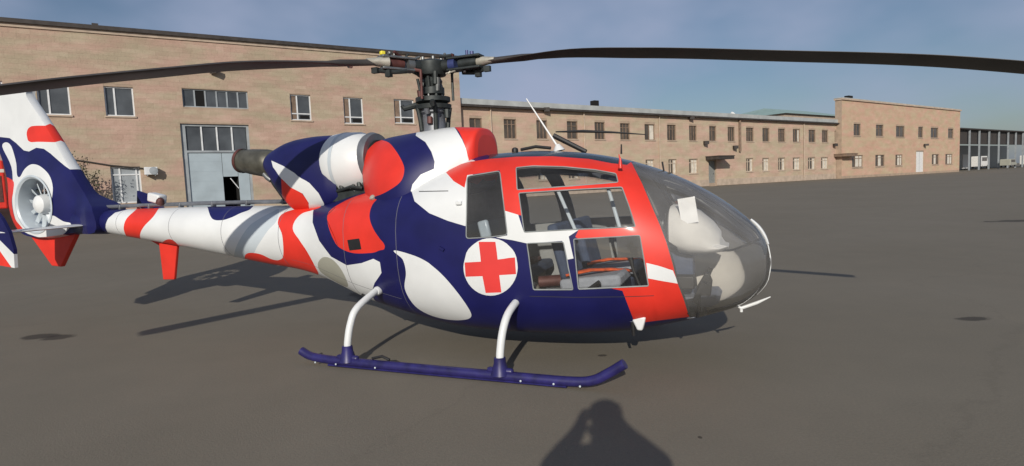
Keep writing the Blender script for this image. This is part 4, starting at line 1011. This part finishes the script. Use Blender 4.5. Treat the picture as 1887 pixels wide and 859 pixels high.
# air conditioner, cable, lamp
r_ = rect(266, 290, 319, 333); bm = NB(); slab(bm, r_[0], r_[1], r_[2], r_[3], .12, .48); ac = obj('air_conditioner', bm, 'wframe', tall, smooth=0, bevel=.02)
sm_, zm_ = (r_[0]+r_[1])/2, (r_[2]+r_[3])/2; obj('fan_grille', lathe(NB(), [(0, .22), (.015, .22), (.02, .2)], pos(sm_+.12, zm_, .482), NW, 20, cap=True), 'gateframe', ac)
for q in (.2, .8):
    bm = NB(); s_ = r_[0]+(r_[1]-r_[0])*q; slab(bm, s_-.02, s_+.02, r_[2]-.06, r_[2]-.002, .0, .46); obj('bracket', bm, 'gateframe', ac, smooth=0)
cpx = [(90, 300), (115, 303), (160, 309), (205, 316), (262, 321), (272, 323)]
bm = NB(); tube(bm, [pos(*sz(q), .06) for q in cpx], .045, 6); obj('cable', bm, 'coping', tall)
s_, z_ = sz((395, 143)); bm = NB(); box(bm, pos(s_, z_, .25), (.5, .35, .2), Matrix.Rotation(.3, 3, 'X')); slab(bm, s_-.03, s_+.03, z_, z_+.06, 0, .2); obj('flood_light', bm, 'coping', tall, smooth=0)
s_, z_ = sz((175, 47)); bm = NB(); slab(bm, s_-.15, s_+.15, zt_of(s_)+.192, zt_of(s_)+.30, -.1, .15); obj('roof_box', bm, 'coping', tall, smooth=0)
# ---- long two-storey block
low = empty('office_building', pos(0, 0)); tag(low, 'long two storey tan stone building with rows of small windows and a pale flat roof', 'building')
OFFL = -.6
sC = sz((846, 230), OFFL)[0]; sD = sz((1553, 260), OFFL)[0]; zL = (sz((900, 197), OFFL)[1]+sz((1400, 221), OFFL)[1])/2-.40
up = [(866, 889, 226, 263), (929, 952, 227, 264), (989, 1009, 229, 263), (1045, 1065, 230, 262), (1096, 1115, 231.5, 263), (1143, 1161, 234, 263), (1188, 1207, 236, 264), (1229.5, 1246, 236, 265), (1270, 1284, 238, 265), (1307, 1320, 238, 266), (1341, 1354, 240, 266), (1375, 1389, 241, 266), (1405, 1418, 241.5, 266.5), (1434, 1447, 242, 267), (1461, 1474.5, 243, 267), (1490, 1503, 244, 267), (1514.5, 1526, 245, 267), (1538, 1549, 246, 267)]
lo = [(870, 890, 310, 346), (932, 953, 309, 344), (992, 1011, 307, 341), (1048, 1067, 305, 338), (1098, 1116, 303, 335), (1146, 1163, 301, 331), (1190, 1206, 299, 328), (1232, 1247, 298, 326), (1270, 1286, 297, 323), (1375, 1388, 297, 321), (1405, 1417.5, 297, 320), (1434, 1447, 296, 318), (1461, 1474.5, 296, 317), (1489, 1502.5, 296, 316.5), (1513, 1526, 296, 316)]
UH = [rect(*q, OFFL) for q in up]; LH = [rect(*q, OFFL) for q in lo]
def level(hs):
    z0 = sum(h[2] for h in hs)/len(hs); z1 = sum(h[3] for h in hs)/len(hs); return [(h[0], h[1], h[2]*.3+z0*.7, h[3]*.3+z1*.7) for h in hs]
UH, LH = level(UH), level(LH)
d1 = rect(1306, 1320, 302, 338, OFFL); d1 = (d1[0], d1[1], .02, d1[3]); d2 = rect(1540, 1551, 295, 328, OFFL); d2 = (d2[0], d2[1], .02, d2[3])
facade(low, sC, sD, zL, UH+LH+[d1, d2], 'tuffB', 14, OFFL, .55, .30)
for i, h in enumerate(UH):
    window(low, h, OFFL, (.36, .68) if i % 3 else (.5,), 'brownframe', 'wg2', .74 if i % 2 else None, None, True, (1,) if i == 6 else ((2,) if i in (3, 9, 14) else None))
for i, h in enumerate(LH):
    window(low, h, OFFL, (.33, .66), 'lightframe', 'wg2', .75, None, True, (2,) if i % 2 else (1, 2))
for h, canm in ((d1, 'coping'), (d2, 'brownframe')):
    bm = NB(); slab(bm, h[0], h[1], h[2], h[3], OFFL-.3, OFFL-.2); dr = obj('door', bm, 'doorgrey', low, smooth=0)
    bm = NB(); slab(bm, h[1]-.3, h[1]-.2, 1.0, 1.12, OFFL-.199, OFFL-.14); obj('door_handle', bm, 'steel', dr, smooth=0)
    bm = NB(); slab(bm, h[0]-.55, h[1]+.9, h[3]+.10, h[3]+.42, OFFL+.04, OFFL+1.7); slab(bm, h[0]-.6, h[1]+.95, h[3]+.423, h[3]+.50, OFFL+.04, OFFL+1.75); obj('door_canopy', bm, canm, low, smooth=0)
bm = NB(); slab(bm, sC, sD, zL-.03, zL+.14, OFFL-14, OFFL+.45); obj('eave', bm, 'coping', low, smooth=0)
bm = NB(); slab(bm, sC, sD, zL+.142, zL+.60, OFFL-14, OFFL+.25); obj('roof_fascia', bm, 'sheet', low, smooth=0)
bm = NB(); slab(bm, sC, d1[0]-.05, -.3, .42, OFFL, OFFL+.07); obj('plinth', bm, 'plaster', low, smooth=0)
bm = NB(); slab(bm, d1[1]+.05, d2[0]-.05, -.3, .42, OFFL, OFFL+.07); obj('plinth', bm, 'plaster', low, smooth=0)
for xq in (905, 1076, 1214, 1480):
    s_ = sz((xq, 260), OFFL)[0]; obj('downpipe', tube(NB(), [pos(s_, zL, OFFL+.12), pos(s_, .1, OFFL+.12)], .06, 8), 'plaster', low)
s_ = sz((1361.5, 260), OFFL)[0]; zp = sz((1361, 285), OFFL)[1]; bm = NB(); tube(bm, [pos(s_, zL, OFFL+.16), pos(s_, zp, OFFL+.16)], .14, 8); obj('drain_pipe', bm, 'brownframe', low)
for q in ((1003, 210), (1270, 223), (1297, 269), (1351, 277), (1535, 272)):
    s_, z_ = sz(q, OFFL); bm = NB(); box(bm, pos(s_, z_, OFFL+.32), (.5, .4, .36), Matrix.Rotation(.5, 3, 'Z')); slab(bm, s_-.04, s_+.04, z_-.05, z_+.05, OFFL+.0, OFFL+.2); obj('flood_light', bm, 'coping', low, smooth=0)
s_, z_ = sz((1100, 205), OFFL-2); bm = NB(); slab(bm, s_-.3, s_+.3, zL+.60, zL+1.5, OFFL-2.6, OFFL-2); obj('roof_vent', bm, 'hole', low, smooth=0)
s_ = sz((1350, 210), OFFL-3)[0]; obj('satellite_dish', lathe(NB(), [(0, .02), (.04, .25), (.12, .44), (.17, .50), (.15, .46), (.07, .2)], pos(s_, zL+.85, OFFL-3), NW+UP*.5, 20), 'doorwhite', low)
bm = NB(); tube(bm, [pos(s_, zL+.59, OFFL-3.1), pos(s_, zL+.9, OFFL-3.05)], .06, 6); obj('dish_post', bm, 'gateframe', low)
# ---- green hipped roof of the hall behind
gr0 = sz((1446, 216), -16); gr1 = sz((1552, 216), -16); gtop = sz((1500, 196), -16)
hall = empty('hall_behind', pos((gr0[0]+gr1[0])/2, 0, -20)); tag(hall, 'hall with a pale green hipped roof rising behind the office building', 'building')
bm = NB(); slab(bm, gr0[0], gr1[0]+8, -.3, gtop[1]-1.9, -32, -16); obj('wall', bm, 'plaster', hall, smooth=0)
bm = NB(); zb_, zt2 = gtop[1]-1.9, gtop[1]+.2; wv = [bm.verts.new(pos(*q)) for q in ((gr0[0]-.5, zb_, -15.5), (gr1[0]+9, zb_, -15.5), (gr1[0]+9, zb_, -32.5), (gr0[0]-.5, zb_, -32.5), (gr0[0]+7, zt2, -24), (gr1[0]+2, zt2, -24))]
for f in ((0, 1, 5, 4), (1, 2, 5), (2, 3, 4, 5), (3, 0, 4), (3, 2, 1, 0)): bm.faces.new([wv[i] for i in f])
obj('hipped_roof', bm, 'coppergreen', hall, smooth=0)
# ---- tall end block on the right
rgt = empty('end_block_building', pos(sz((1650, 320))[0], 0)); tag(rgt, 'tall salmon stone end block with a white door beyond the office building', 'building')
OFR = .15
sE = sz((1551, 260), OFR)[0]+.01; sF = sz((1768.5, 260), OFR)[0]; zE, zF = sz((1551, 186), OFR)[1], sz((1768, 205), OFR)[1]
zR = (zE+zF)/2-.25
ru = level([rect(*q, OFR) for q in [(1573, 1586, 233, 254), (1614, 1628, 234, 254.5), (1651, 1667, 237, 257), (1692, 1701, 238, 258), (1715, 1729, 240, 258), (1747, 1757, 241, 258)]])
rl = level([rect(*q, OFR) for q in [(1570, 1590, 291, 312), (1613, 1630, 289, 310), (1650, 1663, 289, 308), (1717, 1730, 289, 307), (1742, 1755, 288, 307)]])
d3 = rect(1688, 1702, 283, 320, OFR); d3 = (d3[0], d3[1], .02, d3[3])
facade(rgt, sE, sF, zR, ru+rl+[d3], 'tuffC', .9, OFR, .6, .32)
for i, h in enumerate(ru): window(rgt, h, OFR, (.5,), 'brownframe', 'wg2', .7 if i % 2 else None, None, True, None)
for i, h in enumerate(rl): window(rgt, h, OFR, (.35, .7), 'brownframe', 'wg2', .75, None, True, (1, 2) if i % 2 == 0 else (1,))
bm = NB(); slab(bm, d3[0], d3[1], d3[2], d3[3], OFR-.2, OFR-.1); dr = obj('door', bm, 'doorwhite', rgt, smooth=0)
bm = NB(); slab(bm, (d3[0]+d3[1])/2-.03, (d3[0]+d3[1])/2+.03, .05, d3[3]-.1, OFR-.099, OFR-.08); obj('door_post', bm, 'gateframe', dr, smooth=0)
bm = NB(); s_, z_ = sz((1702, 271), OFR); box(bm, pos(s_, z_, OFR+.4), (.6, .5, .3)); slab(bm, s_-.05, s_+.05, z_-.05, z_+.05, OFR+.0, OFR+.3); obj('flood_light', bm, 'coping', rgt, smooth=0)
bm = NB(); slab(bm, sE-.15, sF+.1, zR, zR+.22, OFR-1, OFR+.2); obj('roof_coping', bm, 'plaster', rgt, smooth=0)
bm = NB(); slab(bm, sE-.2, sF+.1, zR+.223, zR+.33, OFR-1, OFR+.1); obj('roof_sheet', bm, 'sheet', rgt, smooth=0)
bm = NB(); s_ = sz((1572, 184), OFR)[0]; slab(bm, s_-.6, s_+.6, zR+.331, zR+.75, OFR-.9, OFR-.3); obj('roof_vent', bm, 'hole', rgt, smooth=0)
# ---- open steel shed at the far right with parked vans
OFS = -4
shed = empty('steel_shed', pos(sF+10, 0, OFS)); tag(shed, 'open steel shed with a dark roof band on slim posts past the end block', 'shed')
zs0 = sz((1790, 242), OFS)[1]; zs1 = sz((1790, 268), OFS)[1]; sG = sz((1769, 260), OFS)[0]; sH = sG+90
bm = NB(); slab(bm, sG, sH, zs1, zs0, OFS-1.2, OFS-.6); obj('roof_band', bm, 'coping', shed, smooth=0)
bm = NB(); slab(bm, sG, sH, zs0, zs0+.25, OFS-16, OFS+.2); obj('roof', bm, 'coping', shed, smooth=0)
bm = NB(); slab(bm, sG, sH, -.3, zs1+1, OFS-16.2, OFS-16); obj('back_wall', bm, 'olive', shed, smooth=0)
for xq in (1788, 1806, 1824, 1842, 1859, 1873, 1886, 1900, 1915):
    s_ = sz((xq, 280), OFS)[0]; bm = NB(); slab(bm, s_-.1, s_+.1, -.3, zs0, OFS-.3, OFS-.02); obj('post', bm, 'gateframe', shed, smooth=0)
for xq in (1797, 1833, 1866):
    s_ = sz((xq, 290), OFS)[0]; bm = NB(); slab(bm, s_-2.2, s_+2.2, 0, 3.3, OFS-9, OFS-8.8); obj('white_partition', bm, 'doorwhite', shed, smooth=0)
def van(px, off, label, mname, L=4.6, hh=2.0, cat='van', nm='parked_van'):
    s_ = sz(px, off)[0]; t = empty(nm, pos(s_, 0, off)); tag(t, label, cat)
    prof = [(-L/2, .35), (-L/2, hh*.9), (-L/2+.15, hh), (L/2-1.3, hh), (L/2-.75, hh*.58), (L/2-.1, hh*.5), (L/2, .4)]
    bm = NB(); prism(bm, [pos(s_+a, b, off+.9) for a, b in prof], NW*-1.8); bd_ = obj('body', bm, mname, t, smooth=0, bevel=.06)
    for a, b in ((-L*.36, -L*.14), (-L*.12, L*.10), (L*.12, L*.24)):
        bm = NB(); slab(bm, s_+a, s_+b, hh*.58, hh*.9, off+.895, off+.91); obj('side_window', bm, 'wg2', t, smooth=0)
    for a in (-L*.32, L*.30):
        for o_ in (off+.80, off-.80):
            wh = obj('wheel', lathe(NB(), [(-.1, .2), (-.1, .33), (.1, .33), (.1, .2)], pos(s_+a, .33, o_), NW, 18, cap=True), 'black', t)
            obj('rim', lathe(NB(), [(0, .19), (.02, .18), (.025, .05)], pos(s_+a, .33, o_+(.1 if o_ > off else -.125)), NW, 12, cap=True), 'steel', wh)
    return t
van((1858, 305), OFS+2, 'dark van parked in front of the open steel shed', 'olive', 4.4, 1.7)
van((1806, 305), OFS-3, 'white van parked under the steel shed beside the end block', 'doorwhite', 5.2, 2.6)
van((1893, 300), OFS-3, 'white van under the far bay of the steel shed', 'doorwhite', 5.2, 2.6)
# ---- red fire truck by the workshop, behind the tail
tr0 = sz((19, 380), 3.5)[0]
truck = empty('fire_truck', pos(tr0-4, 0, 3.5)); tag(truck, 'red fire truck with a pale band parked by the workshop wall behind the tail', 'truck')
bm = NB(); slab(bm, tr0-5.2, tr0, .7, 2.9, 2.3, 4.7); obj('body', bm, 'red', truck, smooth=0, bevel=.06)
bm = NB(); slab(bm, tr0-7.4, tr0-5.25, .6, 2.6, 2.35, 4.65); cab = obj('cab', bm, 'red', truck, smooth=0, bevel=.12)
bm = NB(); slab(bm, tr0-7.0, tr0-5.6, 1.6, 2.3, 4.651, 4.66); obj('side_window', bm, 'wg2', cab, smooth=0)
bm = NB(); slab(bm, tr0-5.2, tr0, 2.35, 2.5, 4.701, 4.71); obj('pale_band', bm, 'curtain', truck, smooth=0)
for k in range(4):
    bm = NB(); slab(bm, tr0-.75-1.25*k, tr0-.12-1.25*k, 1.0, 2.2, 4.702, 4.72); obj('locker_door', bm, 'steel' if k else 'rust', truck, smooth=0)
for a in (-1.2, -6.3):
    for o_ in (2.45, 4.55):
        wh = obj('wheel', lathe(NB(), [(-.15, .3), (-.15, .5), (.15, .5), (.15, .3)], pos(tr0+a, .5, o_), NW, 20, cap=True), 'black', truck)
        obj('rim', lathe(NB(), [(0, .29), (.02, .27), (.03, .06)], pos(tr0+a, .5, o_+.15), NW, 14, cap=True), 'steel', wh)
# ---- dry bush against the workshop wall
bs, bz = sz((138, 395), 1.2)
bush = empty('dry_bush', pos(bs, 0, 1.2)); tag(bush, 'sparse dry bush growing against the workshop wall behind the tail fin', 'bush')
bm = NB(); V, F = [], []
for k in range(26):
    a = random.uniform(0, 6.28); L = random.uniform(1.2, 3.6); lean = random.uniform(.15, .6); d = (ES*math.cos(a)+NW*math.sin(a)*.6)*lean+UP
    p0 = pos(bs+random.uniform(-.5, .5), -.05, 1.2+random.uniform(-.2, .2)); p1 = p0+d*L*.5+ES*random.uniform(-.2, .2); p2 = p0+d*L
    tube(bm, [p0, p1, p2], [.03, .018, .006], 5)
    for j in range(70):
        c = p0.lerp(p2, random.uniform(.25, 1))+Vector([random.gauss(0, .16) for _ in range(3)]); e1 = Vector([random.gauss(0, 1) for _ in range(3)]).normalized()*random.uniform(.05, .10); e2 = e1.cross(Vector([random.gauss(0, 1) for _ in range(3)])).normalized()*.035
        n_ = len(V); V += [c-e1, c+e2, c+e1, c-e2]; F.append((n_, n_+1, n_+2, n_+3))
obj('stem', bm, 'bark', bush)
me = bpy.data.meshes.new('foliage'); me.from_pydata(V, [], F); me.materials.append(M['greenery']); fo = link('foliage', me, bush); fo['kind'] = 'stuff'
# ------------------------------------------------------------------ photographer (casts the shadow at the bottom of the view)
FW = Vector((_d.x, _d.y, 0)).normalized(); RT = Vector((_r.x, _r.y, 0))
PB = CAM-FW*.34-RT*.035; PB = Vector((PB.x, PB.y, 0)); PH = 1.76
person = empty('person', PB); tag(person, 'person in a dark jacket standing with both arms raised to hold up a phone', 'person')
def pp(r, f, z): return PB+RT*r*1.1+FW*f+UP*z
vts, eds, rad = [], [], []
def jn(p, r, par=None):
    vts.append(p); rad.append(r)
    if par is not None: eds.append((par, len(vts)-1))
    return len(vts)-1
pel = jn(pp(0, 0, .96), (.17, .13)); wst = jn(pp(0, 0, 1.12), (.27, .16), pel); che = jn(pp(0, 0, 1.32), (.29, .17), wst); shc = jn(pp(0, 0, 1.48), (.16, .12), che)
nk = jn(pp(0, .01, 1.55), (.10, .10), shc); hd0 = jn(pp(0, .03, 1.64), (.10, .11), nk); hd1 = jn(pp(0, .03, 1.74), (.10, .115), hd0); hd2 = jn(pp(0, .02, 1.82), (.07, .08), hd1)
hands = {}
for s in (-1, 1):
    hip = jn(pp(.10*s, 0, .90), (.095, .10), pel); kn = jn(pp(.12*s, .02, .50), (.062, .065), hip); an = jn(pp(.13*s, -.01, .10), (.042, .045), kn); to = jn(pp(.15*s, .16, .035), (.045, .033), an)
    sh = jn(pp(.20*s, 0, 1.50), (.11, .10), shc); el = jn(pp(.285*s, .08, 1.41), (.085, .085), sh); wr = jn(pp(.13*s, .23, 1.57), (.05, .05), el); hn = jn(pp(.09*s, .28, 1.66), (.04, .03), wr)
    for k in range(4):
        b0 = jn(pp(.09*s+.004*s*k, .295, 1.66+.022*(k-1.5)), (.010, .010), hn); b1 = jn(pp(.070*s, .315, 1.66+.023*(k-1.5)), (.009, .009), b0); jn(pp(.052*s, .30-.004*k, 1.66+.023*(k-1.5)), (.008, .008), b1)
    t0 = jn(pp(.085*s, .27, 1.635), (.011, .011), hn); jn(pp(.055*s, .265, 1.65), (.009, .009), t0)
me = bpy.data.meshes.new('body'); me.from_pydata(vts, eds, []); me.materials.append(M['cloth']); bo = link('body', me, person)
sm = bo.modifiers.new('skin', 'SKIN'); sm.use_smooth_shade = True
for i, sv in enumerate(me.skin_vertices[0].data): sv.radius = rad[i]; sv.use_root = (i == 0)
bo.modifiers.new('sub', 'SUBSURF').levels = 2
for m_ in bo.modifiers:
    if m_.type == 'SUBSURF': m_.render_levels = 2
obj('hair', lathe(NB(), [(0, .098), (.05, .112), (.10, .10), (.13, .06), (.14, .01)], pp(0, .01, 1.745), UP, 20), 'hair', person)
for s in (-1, 1): obj('ear', tube(NB(), [pp(.088*s, .02, 1.65), pp(.10*s, .01, 1.68), pp(.092*s, .015, 1.71)], [.008, .014, .008], 8), 'skin', person)
obj('nose', tube(NB(), [pp(0, .135, 1.705), pp(0, .155, 1.66), pp(0, .135, 1.65)], [.008, .016, .01], 8), 'skin', person)
ph = empty('mobile_phone', pp(0, .305, 1.66)); tag(ph, 'black mobile phone held up in both hands of the photographer', 'phone')
bm = NB(); box(bm, pp(0, .305, 1.66), (.155, .009, .075), Matrix((RT, FW, UP)).transposed()); obj('phone_body', bm, 'black', ph, smooth=0, bevel=.003)
for k in range(2): obj('lens', lathe(NB(), [(0, .008), (.002, .008), (.003, .005)], pp(.05, .311, 1.675-.022*k), FW, 12, cap=True), 'steel', ph)
for o in list(bpy.data.objects):
    if '_o' in o.keys(): del o['_o']
